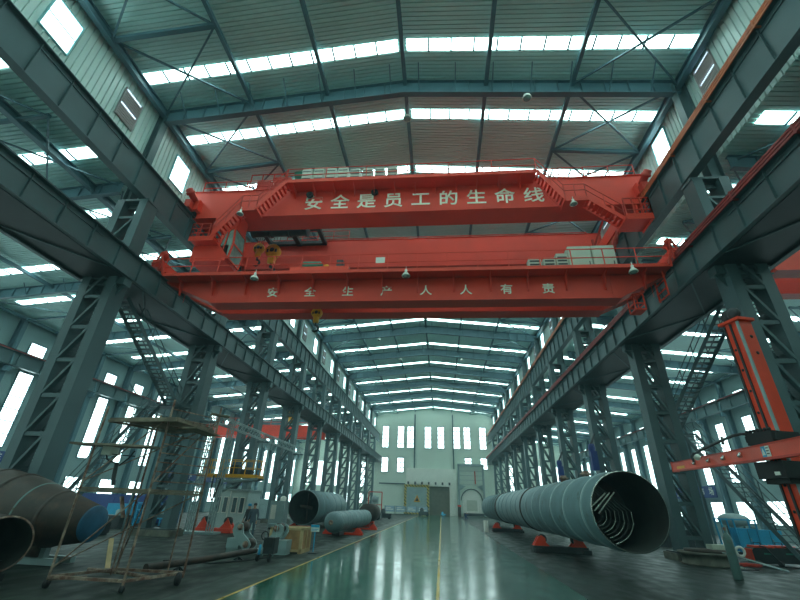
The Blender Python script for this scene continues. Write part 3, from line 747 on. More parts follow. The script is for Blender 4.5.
# lower crane -----------------------------------------------------------------
Lc = thing('bridge_crane', 'lower red overhead crane with eight small cream characters below a railed walkway', 'crane', (-1.8, 17.3, 10.7))
mb = MB(); box_girder(mb, -14.2, 10.55, 17.3, 18.0, 10.75, 11.95, 2.7, 2.2, 11.9)
for k in range(14): x = -13+k*1.75; mb.box(x, x+0.012, 17.285, 17.3, 10.75, 11.9)
mb.build('front_girder', RED, Lc)
mb = MB(); box_girder(mb, -14.2, 10.55, 19.4, 20.1, 11.12, 12.2, 2.2, 2.2, 12.1); mb.build('rear_girder', RED, Lc)
for xs in (-14.6, 10.95):
    s = 1 if xs > 0 else -1
    c = MB().box(xs-0.25, xs+0.25, 16.6, 20.9, 12.50, 12.95).build('end_carriage', RED, Lc)
    for yy in (17.2, 20.3):
        MB().lathe((xs-0.10, yy, 12.55), (1,0,0), [(0,0),(0,.22),(.02,.24),(.03,.20),(.17,.20),(.18,.24),(.20,.24),(.20,0)], 18).build('wheel', DARK, c)
    MB().lathe((xs-s*0.3, 16.9, 13.05), (s*0.1,-0.5,0.55), [(0,0),(0,.15),(.30,.15),(.31,.19),(.42,.19),(.42,.15),(.52,.13),(.52,0)], 16).build('drive_motor', REDD, Lc)
    mb = MB()
    for p, q in (((xs-s*.3, 16.5, 12.3), (xs-s*.3, 16.5, 13.3)), ((xs+s*.1, 16.5, 12.4), (xs-s*.2, 16.5, 13.3)), ((xs-s*.3, 16.5, 12.8), (xs+s*.1, 16.4, 12.6)), ((xs-s*.6, 16.5, 12.0), (xs-s*.3, 16.5, 13.0))): mb.bar(p, q, 0.07, 0.07)
    mb.build('buffer', REDD, Lc)
for i, ch in enumerate('安全生产人人有责'):
    text_mesh(ch, 0.56, 'character', LETTER, Lc, (-8.33+1.925*i, 17.275, 11.23), sx=1.08)
WZ = 12.0
mb = MB(); mb.box(-14.0, 10.5, 16.55, 17.35, WZ-0.05, WZ); mb.box(-14.0, 10.5, 16.53, 16.57, WZ-0.09, WZ+0.06)
k = -13.3
while k < 10.3: mb.prism([(k, 16.6, WZ-.05), (k, 17.3, WZ-.05), (k, 17.3, WZ-.85), (k, 17.22, WZ-.85), (k, 16.95, WZ-.2)], (0.05, 0, 0)); k += 1.75
mb.build('walkway', RED, Lc)
mb = MB(); railing(mb, [(-14.0, 16.56, WZ), (10.5, 16.56, WZ)], 0.95, 1.45, r=0.02); railing(mb, [(-13.6, 20.2, 12.25), (10.3, 20.2, 12.25)], 1.0, 2.2, r=0.02); mb.build('railing', RED, Lc)
mb = MB(); mb.box(-13.6, 10.3, 18.0, 18.1, 12.0, 12.14); mb.box(-13.6, 10.3, 19.35, 19.45, 12.25, 12.36); mb.build('trolley_rail', DARK, Lc)
for x in (-9.05, -1.55, 8.75): crane_lamp(Lc, x, 16.52, WZ+0.05)
mb = MB()
for a in (0, .45):
    for b in (0, .4): mb.bar((9.0+a, 17.6+b*1.5, 11.7), (9.0+a, 17.6+b*1.5, 10.3), 0.05, 0.05)
for z in (11.6, 11.1, 10.6, 10.3):
    for p, q in (((9.0,17.6),(9.45,17.6)), ((9.45,17.6),(9.45,18.2)), ((9.45,18.2),(9.0,18.2)), ((9.0,18.2),(9.0,17.6))): mb.bar((p[0],p[1],z), (q[0],q[1],z), 0.05, 0.05)
mb.box(9.0, 9.45, 17.6, 18.2, 10.26, 10.30)
for a in (0, .5): mb.bar((10.25, 17.0+a*1.6, 12.0), (10.25, 17.0+a*1.6, 10.7), 0.07, 0.05)
for z in (11.5, 11.1, 10.75): mb.bar((10.25, 17.0, z), (10.25, 17.8, z), 0.05, 0.05)
mb.build('access_cage', RED, Lc)
T2 = thing('crane_trolley', 'low red hoist trolley with green motor riding on the lower crane', 'trolley', (-6.6, 18.7, 12.3))
mb = MB(); mb.box(-7.9, -4.7, 17.75, 19.6, 12.78, 13.05); mb.box(-7.9, -7.5, 17.9, 19.5, 12.3, 12.8); mb.box(-5.1, -4.7, 17.9, 19.5, 12.3, 12.8)
for x in (-7.6, -5.0):
    for y in (18.05, 19.4): mb.lathe((x-.08, y, 12.38 if y < 19 else 12.5), (0,1,0), [(0,0),(0,.18),(.1,.18),(.1,0)], 14)
mb.build('frame', ORRED, T2)
MB().lathe((-7.3, 18.0, 13.25), (1,0,0), [(0,0),(0,.12),(.08,.24),(1.0,.24),(1.1,.10),(1.1,0)], 16).build('motor', GREENP, T2)
mb = MB(); mb.box(-5.45, -5.1, 18.0, 18.4, 13.05, 13.6); mb.lathe((-6.1, 18.7, 13.25), (1,0,0), [(0,0),(0,.2),(1.0,.2),(1.0,0)], 14); mb.build('brake', STEELD, T2)
MB().lathe((-5.95, 18.0, 13.05), (0,0,1), [(0,.16),(.15,.18),(.22,.1),(.24,0)], 12).build('limit_switch', YELLOW, T2)
hook(-5.93*1.075, 18.68, 11.03, 0.62, 'small yellow crane hook block hanging below the lower crane', 12.3)
CL = [('cream electrical cabinet on the lower crane, left of the two tall ones', 6.40, 7.47, 1.70), ('cream electrical cabinet on the lower crane, right of the two tall ones', 7.53, 8.6, 1.72)]
for lab, x0, x1, h in CL:
    t = thing('electrical_cabinet', lab, 'cabinet', ((x0+x1)/2, 17.7, WZ))
    MB().box(x0, x1, 17.42, 17.95, WZ, WZ+h).build('case', CREAM, t)
    d = MB().box(x0+0.04, x1-0.04, 17.40, 17.42, WZ+0.06, WZ+h-0.06).build('door', CREAM, t)
    MB().box(x1-0.16, x1-0.13, 17.37, 17.40, WZ+.6, WZ+.8).build('handle', DARK, d)
for lab, x0, x1, h in (('low cream grille box on the lower crane, farthest left of the three', 4.45, 5.05, 1.08), ('low cream grille box on the lower crane, middle of the three', 5.18, 5.72, 1.08), ('taller cream grille box on the lower crane beside the tall cabinets', 5.80, 6.34, 1.32)):
    t = thing('resistor_box', lab, 'box', ((x0+x1)/2, 17.7, WZ))
    MB().box(x0, x1, 17.45, 17.9, WZ, WZ+h).build('case', CREAM, t)
    mb = MB(); n = int(h/0.2)
    for j in range(n): mb.box(x0+.05, x1-.05, 17.43, 17.45, WZ+.1+j*.19, WZ+.18+j*.19)
    mb.build('louvre', DARK, t)
one(MB().box(-3.05, -2.6, 16.50, 16.52, WZ+.40, WZ+.72), 'notice_board', WHITE, 'small white notice plate tied to the lower crane railing', 'sign')

# cranes in the aisles
def aisle_crane(x0, x1, y, z0, z1, lab):
    t = thing('bridge_crane', lab, 'crane', ((x0+x1)/2, y, z0))
    mb = MB(); mb.box(x0, x1, y, y+0.6, z0, z1); mb.box(x0, x1, y-.06, y+.66, z0-.04, z0); mb.build('girder', RED, t)
    MB().box(x0, x1, y+2.2, y+2.8, z0, z1).build('girder', RED, t)
    for x in (x0, x1): MB().box(x-0.2, x+0.2, y-0.5, y+3.4, z1-.5, z1).build('end_carriage', RED, t)
    mb = MB(); railing(mb, [(x0+.3, y-.05, z1), (x1-.3, y-.05, z1)], 1.0, 1.8, r=.03); mb.build('railing', RED, t)
aisle_crane(AL+1.0, -17.4, 60.0, 10.3, 11.8, 'red overhead crane in the left aisle behind the columns')
aisle_crane(14.2, AR-1.0, 16.0, 11.3, 12.8, 'red overhead crane in the right aisle at the right picture edge')

# ------------------------------------------------------------------ high-bay lamps under the beams
for k, (x, y, lab) in enumerate(((4.9, 15.2, 'right of the ridge on the nearest roof beam'), (-1.75, 16.6, 'beside the ridge past the nearest roof beam'), (3.4, 60.2, 'right of the ridge far down the hall'), (-6.1, 60.2, 'left of the ridge far down the hall'), (-8.2, 51.2, 'on the left side of the roof beyond the cranes'), (-7.3, 87.2, 'left of the ridge close to the end wall'))):
    t = thing('high_bay_lamp', 'small bell shaped ceiling lamp %s' % lab, 'lamp', (x, y-0.1, roofz(x)-1.7))
    z = roofz(x)-1.62
    MB().lathe((x, y-0.1, z), (0,0,1), [(0, .24), (.03, .25), (.2, .2), (.32, .09), (.36, .06)], 18).build('shade', WHITE, t)
    MB().lathe((x, y-0.1, z), (0,0,1), [(0, 0), (0.0, .2), (.05, .2), (.05, 0)], 14).build('bulb_glass', CABGLASS, t)
    MB().box(x-.02, x+.02, y-.12, y-.08, z+.34, roofz(x)-(1.05 if abs(y-16.6) > .5 else 0.05)).build('hanger', STEEL, t)
# ------------------------------------------------------------------ stairs between floor and runway
def tower_stair(label, x1, p1, q1, x2, p2, q2, w):
    t = thing('access_stair', label, 'stairs', (x1, p1[0], 0))
    def flight(x, p, q, n, nm):
        P = Vector((x, p[0], p[1])); Q = Vector((x, q[0], q[1]))
        mb = MB(); stair(mb, P, Q, w, n, (1,0,0), 0.035); mb.build('flight', STEEL, t)
        mb = MB()
        for e in (0, w):
            o = Vector((e, 0, 0))
            for u in (1.0, 0.55): mb.bar(P+o+Vector((0,0,u)), Q+o+Vector((0,0,u)), 0.035, 0.035)
            for k in range(6): R0 = P.lerp(Q, k/5)+o; mb.bar(R0, R0+Vector((0,0,1.0)), 0.035, 0.035)
        mb.build('handrail', STEEL, t)
    flight(x1, p1, q1, 26, 'a'); flight(x2, p2, q2, 28, 'b')
    mb = MB(); a, b = min(x1, x2)-0.02, max(x1, x2)+w+0.02
    mb.box(a, b, q1[0], q1[0]+1.0, q1[1]-0.08, q1[1]); railing(mb, [(b, q1[0]+1.0, q1[1]), (a, q1[0]+1.0, q1[1])], 1.0, 0.8, r=.02)
    mb.build('landing', STEEL, t)
    mb = MB()
    for x in (a+.1, b-.1): mb.bar((x, q1[0]+0.9, q1[1]), (x, q1[0]+0.9, 0), 0.1, 0.1)
    mb.build('support_post', STEEL, t)
tower_stair('steel switchback stair beside the nearest column of the left row', -16.6, (17.0, 10.95), (23.3, 6.9), -17.7, (23.3, 6.8), (18.3, 0.1), 0.75)
tower_stair('steel switchback stair beside the nearest column of the right row', 13.45, (18.6, 11.0), (26.6, 6.3), 14.4, (26.6, 6.2), (20.2, 0.1), 0.75)

# ------------------------------------------------------------------ turning rolls / supports
def roller_stand(t, x0, x1, y, z_ax, m=ORRED, wheel=BLACK, bm=None, yw=0.5, wr=0.22, base_z=0.16, lean=0.28, armw=0.5):
    MB().box(x0, x1, y-yw/2, y+yw/2, 0.02, base_z).build('base_beam', bm or m, t)
    for s, x in ((1, x0+armw*0.6), (-1, x1-armw*0.6)):
        mb = MB(); poly = [(x-s*armw*.55, base_z), (x+s*armw*.75, base_z), (x+s*armw*.45, base_z+(z_ax-base_z)*.5), (x+s*lean*.9, z_ax+.03), (x+s*lean*.3, z_ax+wr*.75), (x-s*lean*.25, z_ax+wr*.4), (x-s*armw*.35, base_z+(z_ax-base_z)*.55)]
        for yy in (y-yw*.38, y+yw*.22): mb.prism([(px, yy, pz) for px, pz in poly], (0, yw*.14, 0))
        mb.box(x-s*armw*.3, x+s*armw*.3, y-yw*.25, y+yw*.25, base_z, base_z+(z_ax-base_z)*.45)
        mb.build('bracket', m, t)
        MB().lathe((x+s*lean*.55, y-yw*.22, z_ax), (0,1,0), [(0,0),(0,wr*.4),(.0,wr),(yw*.42,wr),(yw*.42,wr*.4),(yw*.42,0)], 20).build('roller', wheel, t)
def ring_profile(L, r, ys, w=0.09, h=0.035):
    prof = []
    return prof

# right vessel ------------------------------------------------------------------
VX, VZ, VR = 6.6, 2.02, 1.30
V = thing('vessel_shell', 'long grey green steel column shell lying on red rollers with open near end', 'vessel', (VX, 16.7, VZ-VR))
mb = MB(); mb.lathe((VX, 16.7, VZ), (0,1,0), [(0.0, VR-0.03), (0.0, VR), (14.6, VR)], 96); mb.build('front_shell', VESSEL, V)
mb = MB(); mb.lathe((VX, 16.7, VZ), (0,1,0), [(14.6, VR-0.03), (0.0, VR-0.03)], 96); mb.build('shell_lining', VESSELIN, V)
mb = MB(); mb.lathe((VX, 16.685, VZ), (0,1,0), [(0, VR-0.03), (0, VR+.003), (.03, VR+.003)], 96); mb.build('cut_rim', SHINE, V)
mb = MB(); mb.lathe((VX, 31.3, VZ), (0,1,0), [(0, VR-.05), (0, VR+.03), (.25, VR+.05), (.45, VR+.02), (14.0, VR), (14.2, VR-.1), (14.2, 0)], 72); mb.build('middle_shell', VESSEL, V)
mb = MB(); mb.lathe((VX, 45.5, VZ), (0,1,0), [(0, VR), (0, VR), (15.6, VR-.02), (16.4, VR-.25), (17.0, .6), (17.1, 0)], 64); mb.build('rear_shell', VESSEL, V)
for y in (17.75, 20.3, 22.6, 25.0, 27.2, 29.3, 33.2, 35.6, 38.0, 40.6, 43.0, 46.5, 48.8, 51.0, 53.4, 55.6, 58.0, 60.2):
    MB().lathe((VX, y, VZ), (0,1,0), [(0, VR), (.02, VR+.035), (.16, VR+.035), (.18, VR)], 72).build('stiffening_ring', VESSELW if y < 32 else VESSEL, V)
MB().lathe((VX, 31.15, VZ), (0,1,0), [(0, VR), (.03, VR+.06), (.22, VR+.06), (.25, VR)], 72).build('stiffening_ring', RUST, V)
MB().lathe((VX, 45.3, VZ), (0,1,0), [(0, VR), (.03, VR+.07), (.5, VR+.07), (.53, VR)], 72).build('stiffening_ring', RUST, V)
mb = MB(); seg = [(VX+(VR-.05)*math.cos(a), 20.2, VZ+(VR-.05)*math.sin(a)) for a in [PI*0.02+PI*0.96*k/24 for k in range(25)]]
mb.prism([seg[k] for k in range(25)], (0, .03, 0)); mb.build('baffle_plate', RUST, V)
for i in range(8):
    o = 0.155*i; P0 = Vector((-.62-o*.55, 1.02-o*.15)); P1 = Vector((.60-o, -.02))
    while P0.length > 1.17: P0 = P0.lerp(P1, .05)
    pts = [(VX+P0.x, 18.3, VZ+P0.y), (VX+P1.x, 18.3, VZ+P1.y)]
    for k in range(1, 7):
        a = -PI*0.04-PI*0.40*k/6; rr = 1.02-o*.62; pts.append((VX-.36-o*.42+rr*math.cos(a), 18.3, VZ-.12+rr*math.sin(a)))
    mb = MB()
    for p, q in zip(pts[:-1], pts[1:]): mb.bar(p, q, .34, .05, (0,1,0)) if False else mb.bar(p, q, .035, .30, (0,1,0))
    mb.build('tray_pipe_and_glint', TRAY, V)
    if i % 2 == 0: MB().tube([(p[0], p[1]-.17, p[2]) for p in pts[1:]], .018, 6).build('tray_pipe_and_glint', SHINE, V)  # thin bright tube added as the highlight along the pipe's curve
for i in range(3):
    o = .17*i; MB().bar((VX-.72-o*.8, 17.8, VZ-.12+o*.5), (VX-.02-o, 17.8, VZ+.62-o*.12), .05, .09, (0,1,0)).build('tray_channel', SHINE, V)
for y, x in ((24.2, VX-.1), (23.1, VX-.2), (22.4, VX-.02)):
    pass
for x, y, lab, s in ((6.6, 24.6, 'left brown flanged nozzle stub on the right vessel', 1), (6.75, 21.3, 'right brown flanged nozzle stub on the right vessel', 1)):
    mb = MB(); mb.lathe((x, y, VZ+VR-.03), (0,0,1), [(0,.15),(.16,.15),(.17,.25),(.25,.25),(.26,.17),(.34,.17),(.35,0)], 18); mb.build('nozzle', RUSTP, V)
for y, lab in ((24.9, 'red turning roll stand under the open front of the right vessel'), (43.5, 'red turning roll stand under the rear of the right vessel')):
    t = thing('turning_roll_stand', lab, 'roller stand', (VX-.6, y, 0))
    roller_stand(t, VX-1.95, VX+.75, y, .62, yw=.7, wr=.2, base_z=.30, lean=.3, armw=.62, bm=DARK)
    mb = MB()
    for x in (VX-1.9, VX+.5): mb.box(x, x+.35, y-.45, y+.45, 0, .20)
    mb.build('foot', DARK, t)
one(MB().lathe((3.95, 41.9, 0), (0,0,1), [(0,.2),(.9,.2),(.92,.16),(.92,0)], 16), 'drum', WHITE, 'small white drum on the floor beside the rear red roller stand', 'drum')

# left vessels --------------------------------------------------------------------
t = thing('vessel_shell', 'large grey vessel shell with open dark near end and internal cross bar, left side', 'vessel', (-10.9, 35, .3))
cx, cz, r = -10.85, 1.52, 1.24
mb = MB(); mb.lathe((cx, 35, cz), (0,1,0), [(0, r-.03), (0, r), (10.2, r), (10.2, 0)], 72); mb.build('shell', VESSEL, t)
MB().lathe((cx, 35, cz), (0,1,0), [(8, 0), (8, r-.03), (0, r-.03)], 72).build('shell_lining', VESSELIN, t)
MB().lathe((cx, 34.98, cz), (0,1,0), [(0, r-.03), (0, r+.01), (.05, r+.01)], 72).build('cut_rim', VESSELW, t)
mb = MB()
mb.tube([(cx-.55, 35.9, cz+.02), (cx+.45, 35.9, cz-.03)], .13, 10); mb.tube([(cx, 36.1, cz-1.1), (cx, 36.1, cz+1.1)], .06, 8); mb.build('cross_bar', RUST, t)
for y in (36.6, 38.6, 40.8, 43): MB().lathe((cx, y, cz), (0,1,0), [(0, r), (.02, r+.03), (.16, r+.03), (.18, r)], 64).build('stiffening_ring', VESSEL, t)
t2 = thing('turning_roll_stand', 'red roller stand under the large open vessel on the left', 'roller stand', (cx, 36, 0))
roller_stand(t2, cx-1.3, cx+1.0, 36.2, .22, wr=.17, base_z=.18, armw=.45)
t = thing('pressure_vessel', 'slimmer grey vessel with rounded near end lying beside the road on red stands', 'vessel', (-6.75, 28, .2))
cx, cz, r = -6.8, .82, .60
mb = MB(); mb.lathe((cx, 28.0, cz), (0,1,0), [(0,0),(.02,.22),(.10,.40),(.25,.52),(.5,.59),(.7,r),(12.4,r),(12.6,.4),(12.6,0)], 48); mb.build('shell', VESSEL, t)
MB().lathe((cx, 28.02, cz), (0,-1,0), [(0,.10),(.10,.10),(.10,.14),(.16,.14),(.16,.05),(.12,0)], 16).build('nozzle', RUSTP, t)
for y in (28.9, 30.4, 31.9, 33.4, 35.2, 36.8, 38.2, 39.6): MB().lathe((cx, y, cz), (0,1,0), [(0, r), (.02, r+.03), (.14, r+.03), (.16, r)], 40).build('stiffening_ring', VESSELW, t)
MB().box(-7.0, -6.5, 29.2, 30.6, .05, .25).build('saddle', DARK, t)
for y, lab in ((31.0, 'red roller stand under the slimmer left vessel, nearer the camera'), (37.8, 'red roller stand under the slimmer left vessel, farther down the hall')):
    t2 = thing('turning_roll_stand', lab, 'roller stand', (-6.6, y, 0))
    roller_stand(t2, -8.0, -5.3, y, .36, wr=.13, base_z=.14, armw=.5, lean=.2)
t = thing('vessel_shell', 'short rusty brown shell ring lying behind the slimmer left vessel', 'vessel', (-6.9, 42, .3))
mb = MB(); mb.lathe((-6.95, 42.2, 1.15), (0,1,0), [(0,0),(0,.78),(3.6,.78),(4.2,.5),(4.3,0)], 40); mb.build('shell', RUST, t)
MB().box(-7.6, -6.4, 43, 43.5, .0, .45).build('saddle', ORRED, t)

# near left: cone and pipe ------------------------------------------------------------
ax = Vector((-0.985, 0.10, 0.07)).normalized(); o = Vector((-10.45, 13.0, 1.13))
t = thing('cone_vessel', 'rusty brown tapering cone section with blue film over its small end', 'vessel', (-12.5, 13.2, 0.1))
mb = MB(); mb.lathe(o, ax, [(0,.44),(0,.485),(1.3,.76),(2.6,1.03),(3.7,1.15),(6.5,1.17),(6.5,0)], 72); mb.build('cone_shell', RUST, t)
MB().lathe(o+ax*-.015, ax, [(-.03,0),(-.01,.30),(-.0,.46),(.02,.492),(.05,.497)], 48).build('film_cover', CAPBLUE, t)
MB().lathe(o, ax, [(2.05,.915),(2.06,.928),(2.10,.936),(2.11,.925)], 72).build('weld_band', CYLG, t)
for k in (1.25, 3.0, 3.9): MB().lathe(o, ax, [(k, .76 if k<2 else 1.06 if k<3.5 else 1.15), (k+.01, (.765 if k<2 else 1.10 if k<3.5 else 1.17)+.01), (k+.10, (.78 if k<2 else 1.115 if k<3.5 else 1.175)+.01), (k+.12, .78 if k<2 else 1.1 if k<3.5 else 1.15)], 72).build('seam', RUST, t)
MB().lathe(o, ax, [(.02,.485),(.03,.50),(.32,.56),(.33,.54)], 48).build('ground_patch', GREYM, t) if False else None
tl = thing('turning_roll_stand', 'grey steel roller frame under the brown cone on the left', 'roller stand', (-12.2, 13.3, 0))
mb = MB(); mb.box(-14.2, -11.3, 12.95, 13.15, .03, .2); mb.box(-14.2, -11.3, 13.6, 13.8, .03, .2); mb.build('frame', GREYM, tl)
for x, zr in ((-12.0, .40), (-13.6, .22)):
    MB().lathe((x-.15, 12.95, zr), (1,0,0), [(0,0),(0,.18),(.3,.18),(.3,0)], 20).build('roller', RUST, tl)
    MB().box(x-.3, x+.3, 13.0, 13.2, .18, zr+.05).build('bracket', GREYM, tl)
t = thing('pipe_shell', 'brown pipe section with dark open end at the lower left picture corner', 'pipe', (-10.2, 10.2, .2))
nv = Vector((0.86, -0.51, 0)).normalized(); oc = Vector((-10.05, 9.9, .84))
MB().lathe(oc, -nv, [(0,.545),(0,.575),(3.2,.575),(3.2,0)], 56).build('shell', RUST, t)
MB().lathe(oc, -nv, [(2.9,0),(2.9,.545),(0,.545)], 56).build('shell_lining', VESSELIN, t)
MB().lathe(oc+nv*.01, -nv, [(0,.545),(0,.58),(.02,.58)], 56).build('cut_rim', RUSTP, t)
bm_ = MB(); c2 = oc-nv*.9; c3 = oc-nv*2.5
for c in (c2, c3):
    a = Vector((nv.y, -nv.x, 0)); bm_.bar(c+a*.5+Vector((0,0,-.76)), c-a*.5+Vector((0,0,-.76)), .2, .16)
    for s in (-.38, .38): bm_.bar(c+a*s+Vector((0,0,-.70)), c+a*s*.85+Vector((0,0,-.42)), .14, .12)
bm_.build('saddle', DARK, t)

# scaffold tower -------------------------------------------------------------------------
t = thing('scaffold_tower', 'rusty mobile scaffold tower with plank decks on the left floor', 'scaffold', (-7.9, 11, 0))
A, B, C, D = Vector((-8.95, 10.3, .12)), Vector((-7.1, 10.3, .12)), Vector((-6.55, 11.75, .12)), Vector((-8.4, 11.75, .12))
Z = Vector((0,0,1))
for P, h in ((A, 3.95), (B, 4.15), (C, 4.25), (D, 4.0)):
    MB().tube([P, P+Z*h], .027, 8).build('post', RUSTP, t)
for P in (A+Vector((.55,1.3,0)), C+Vector((-.5,.1,0))): MB().tube([P, P+Z*(2.0)], .02, 8).build('post', RUSTP, t)
mb = MB()
for a, b in ((A, B), (B, C), (C, D), (D, A)):
    mb.bar(a+Z*.10, b+Z*.10, .06, .06)
mb.bar(A+Z*.05, A+Vector((.5,.55,.05)), .05, .05); mb.build('base_frame', RUSTP, t)
mb = MB()
for z0, z1, a, b in ((.25, 2.0, A, B), (2.1, 3.7, A, B), (.25, 2.0, D, B), (2.1, 3.75, A, C), (.3, 1.95, A, C)):
    mb.tube([a+Z*z0, b+Z*z1], .017, 6)
for z0, z1 in ((3.9, 2.1),): mb.tube([B+Z*z1, C+Z*z0], .017, 6)
mb.build('diagonal_brace', RUSTP, t)
for k in range(9):
    z = 2.15+k*.22
    MB().tube([B+Z*z+Vector((.0,.05,0)), C+Z*z], .015, 6).build('rung', RUSTP, t)
def deck(z, P, Q, R_, S, nm='plank_deck', over=0.12):
    mb = MB(); n = 5
    for k in range(n):
        a = P.lerp(S, (k+.04)/n); b = Q.lerp(R_, (k+.04)/n); c = Q.lerp(R_, (k+.94)/n); d = P.lerp(S, (k+.94)/n)
        mb.prism([a+Z*z, b+Z*z, c+Z*z, d+Z*z], (0,0,.04))
    mb.bar(P+Z*(z-.04), Q+Z*(z-.04), .05, .06); mb.bar(S+Z*(z-.04), R_+Z*(z-.04), .05, .06); mb.bar(P+Z*(z-.04), S+Z*(z-.04), .05, .06); mb.bar(Q+Z*(z-.04), R_+Z*(z-.04), .05, .06)
    mb.build(nm, PLANK, t)
deck(1.93, A, B, C, D)
deck(3.62, A+Vector((.1,.05,0)), B+Vector((.35,-.2,0)), C+Vector((-.15,.1,0)), D+Vector((.1,.5,0)))
mb = MB()
for k in range(2): mb.bar((-9.55, 10.25+k*.26, 3.10), (-7.35, 10.3+k*.26, 3.06), .24, .05)
mb.build('plank_deck', PLANK, t)
MB().bar(B+Vector((.55,.1,3.45)), C+Vector((.1,-.3,3.40)), .45, .04).build('plank_deck', PLANK, t)
MB().bar((-6.35, 10.9, 4.02), (-5.95, 11.2, 4.0), .26, .03).build('plank_deck', PLANK, t)
for i, (P, rr) in enumerate(((A, .085), (B, .07), (C+Vector((.08,-.35,0)), .14))):
    MB().lathe((P.x-.03, P.y, rr), (1,.1,0), [(0,0),(0,rr),(.06,rr),(.06,0)], 18).build('caster', BLACK, t)
mb = MB(); mb.box(-8.8, -8.55, 10.4, 10.7, 2.86, 3.06); mb.build('clamp_box', WHITE, t)
t = thing('hose_reel', 'bundle of dark cable and tripod hanging under the small upper scaffold board', 'cable', (-8.5, 10.5, 2.4))
mb = MB(); mb.tube([(-8.75, 10.45, 3.0), (-8.65, 10.5, 2.75), (-8.25, 10.5, 2.62), (-8.05, 10.5, 2.8), (-7.95, 10.5, 2.98)], .02, 6)
mb.tube([(-8.35, 10.5, 2.68), (-8.3, 10.5, 2.3), (-8.25, 10.5, 2.15)], .05, 8); mb.tube([(-8.6, 10.5, 2.88), (-7.9, 10.5, 2.84)], .014, 6); mb.build('cable', DARK, t)
MB().bar((-7.85, 10.4, 1.9), (-7.65, 10.4, 1.45), .10, .04).build('rusty_strap', ORRED if False else RUSTP, t)
one(MB().tube([(-8.0, 12.35, .20), (-7.55, 14.2, .20), (-7.05, 17.4, .22)], .095, 16), 'floor_pipe', RUST, 'long rusty pipe lying on the floor from the scaffold to the grey rollers', 'pipe')
one(MB().tube([(-9.6, 12.3, .10), (-8.5, 12.0, .12), (-7.3, 11.6, .1)], .045, 10), 'floor_pipe', RUSTP, 'thin rusty pipe lying under the scaffold tower', 'pipe')
for p in ((-7.72, 13.5), (-7.2, 16.3)):
    mb = MB(); mb.bar((p[0]-.15, p[1], 0), (p[0]+.02, p[1], .10), .04, .04); mb.bar((p[0]+.2, p[1], 0), (p[0]+.02, p[1], .10), .04, .04)
    mb.bar((p[0], p[1]-.15, 0), (p[0], p[1], .10), .04, .04); mb.bar((p[0], p[1]+.15, 0), (p[0], p[1], .10), .04, .04)
    one(mb, 'pipe_stand', DARK, 'small dark trestle under the rusty floor pipe, %s' % ('near the scaffold' if p[1] < 15 else 'near the grey rollers'), 'stand')
one(MB().bar((-9.95, 13.3, .75), (-9.5, 12.9, .06), .13, .02), 'board', WOODP, 'pale board leaning on the blue covered end of the brown cone', 'board')
mb = MB(); mb.tube([(-9.3, 15.2, .02), (-8.6, 15.6, .02), (-7.6, 15.1, .02), (-6.9, 16.2, .02), (-6.5, 17.3, .02)], .02, 6)
one(mb, 'floor_cable', BLACK, 'black cable lying across the floor behind the rusty pipe', 'cable')

# grey turning rolls, cart, crate, sign ------------------------------------------------
t = thing('turning_roll_stand', 'grey turning rolls with two leaning arms in front of the wooden crate', 'roller stand', (-7.35, 18.4, 0))
MB().box(-8.6, -6.15, 18.2, 18.75, .02, .17).build('base_beam', GREYM, t)
for s, x in ((1, -8.35), (-1, -6.4)):
    MB().box(x-.26, x+.26, 18.15, 18.8, .17, .52).build('bearing_block', GREYM, t)
    pl = [(-8.42, .80), (-8.38, 1.00), (-8.24, 1.10), (-8.06, 1.06), (-8.0, .90), (-7.95, .70), (-7.66, .46), (-7.58, .32), (-7.64, .18), (-7.84, .16), (-8.08, .34), (-8.34, .64)]
    poly = [(a if s > 0 else -14.72-a, b) for a, b in pl]
    mb = MB(); mb.prism([(a, 18.06, b) for a, b in poly], (0, .10, 0)); mb.prism([(a, 18.66, b) for a, b in poly], (0, .10, 0)); mb.build('arm', GREYM, t)
    for a, b, r_ in ((-8.12, .93, .18), (-7.78, .34, .19)):
        a = a if s > 0 else -14.72-a
        MB().lathe((a, 18.17, b), (0,1,0), [(0,0),(0,r_),(.48,r_),(.48,0)], 20).build('roller', RUST, t)
        MB().lathe((a, 18.03, b), (0,1,0), [(0,0),(0,r_*.6),(.03,r_*.65),(.04,0)], 16).build('roller_cap', RUSTP, t)
t = thing('welding_cart', 'black two wheeled welding machine cart beside the grey turning rolls', 'cart', (-6.2, 16.4, 0))
MB().box(-6.32, -5.92, 16.25, 16.65, .24, .74).build('machine', DARK, t)
MB().box(-6.32, -5.98, 16.2, 16.25, .45, .74).build('front_panel', BLACK, t)
MB().lathe((-6.42, 16.2, .22), (0,0,1), [(0,.045),(.26,.045),(.3,.02),(.32,0)], 14).build('gas_bottle', BLUE, t)
mb = MB(); mb.tube([(-6.38, 16.45, .15), (-6.38, 16.5, 1.1), (-6.3, 16.5, 1.16), (-6.08, 16.5, 1.16), (-6.0, 16.5, 1.1), (-6.0, 16.45, .15)], .018, 8); mb.build('handle', GREYM, t)
mb = MB()
pts = [(-6.3+.13*math.cos(a), 16.2, .80+.13*math.sin(a)) for a in [2*PI*k/12 for k in range(13)]]; mb.tube(pts, .02, 6); mb.build('hose', BLACK, t)
for x, y in ((-6.52, 16.3), (-6.08, 16.25)): MB().lathe((x, y, .13), (1,0,0), [(0,0),(0,.13),(.06,.13),(.06,0)], 18).build('wheel', BLACK, t)
t = thing('wooden_crate', 'plywood crate with pale battens beside the road, behind the grey rollers', 'crate', (-6.45, 19.6, 0))
x0, x1, y0, y1, h = -7.2, -5.82, 19.05, 20.35, .90
MB().box(x0, x1, y0, y1, .08, h).build('panels', WOOD, t)
mb = MB()
for x in (x0-.02, x1-.08): mb.box(x, x+.10, y0-.03, y0, .06, h+.02); mb.box(x, x+.10, y1, y1+.03, .06, h+.02)
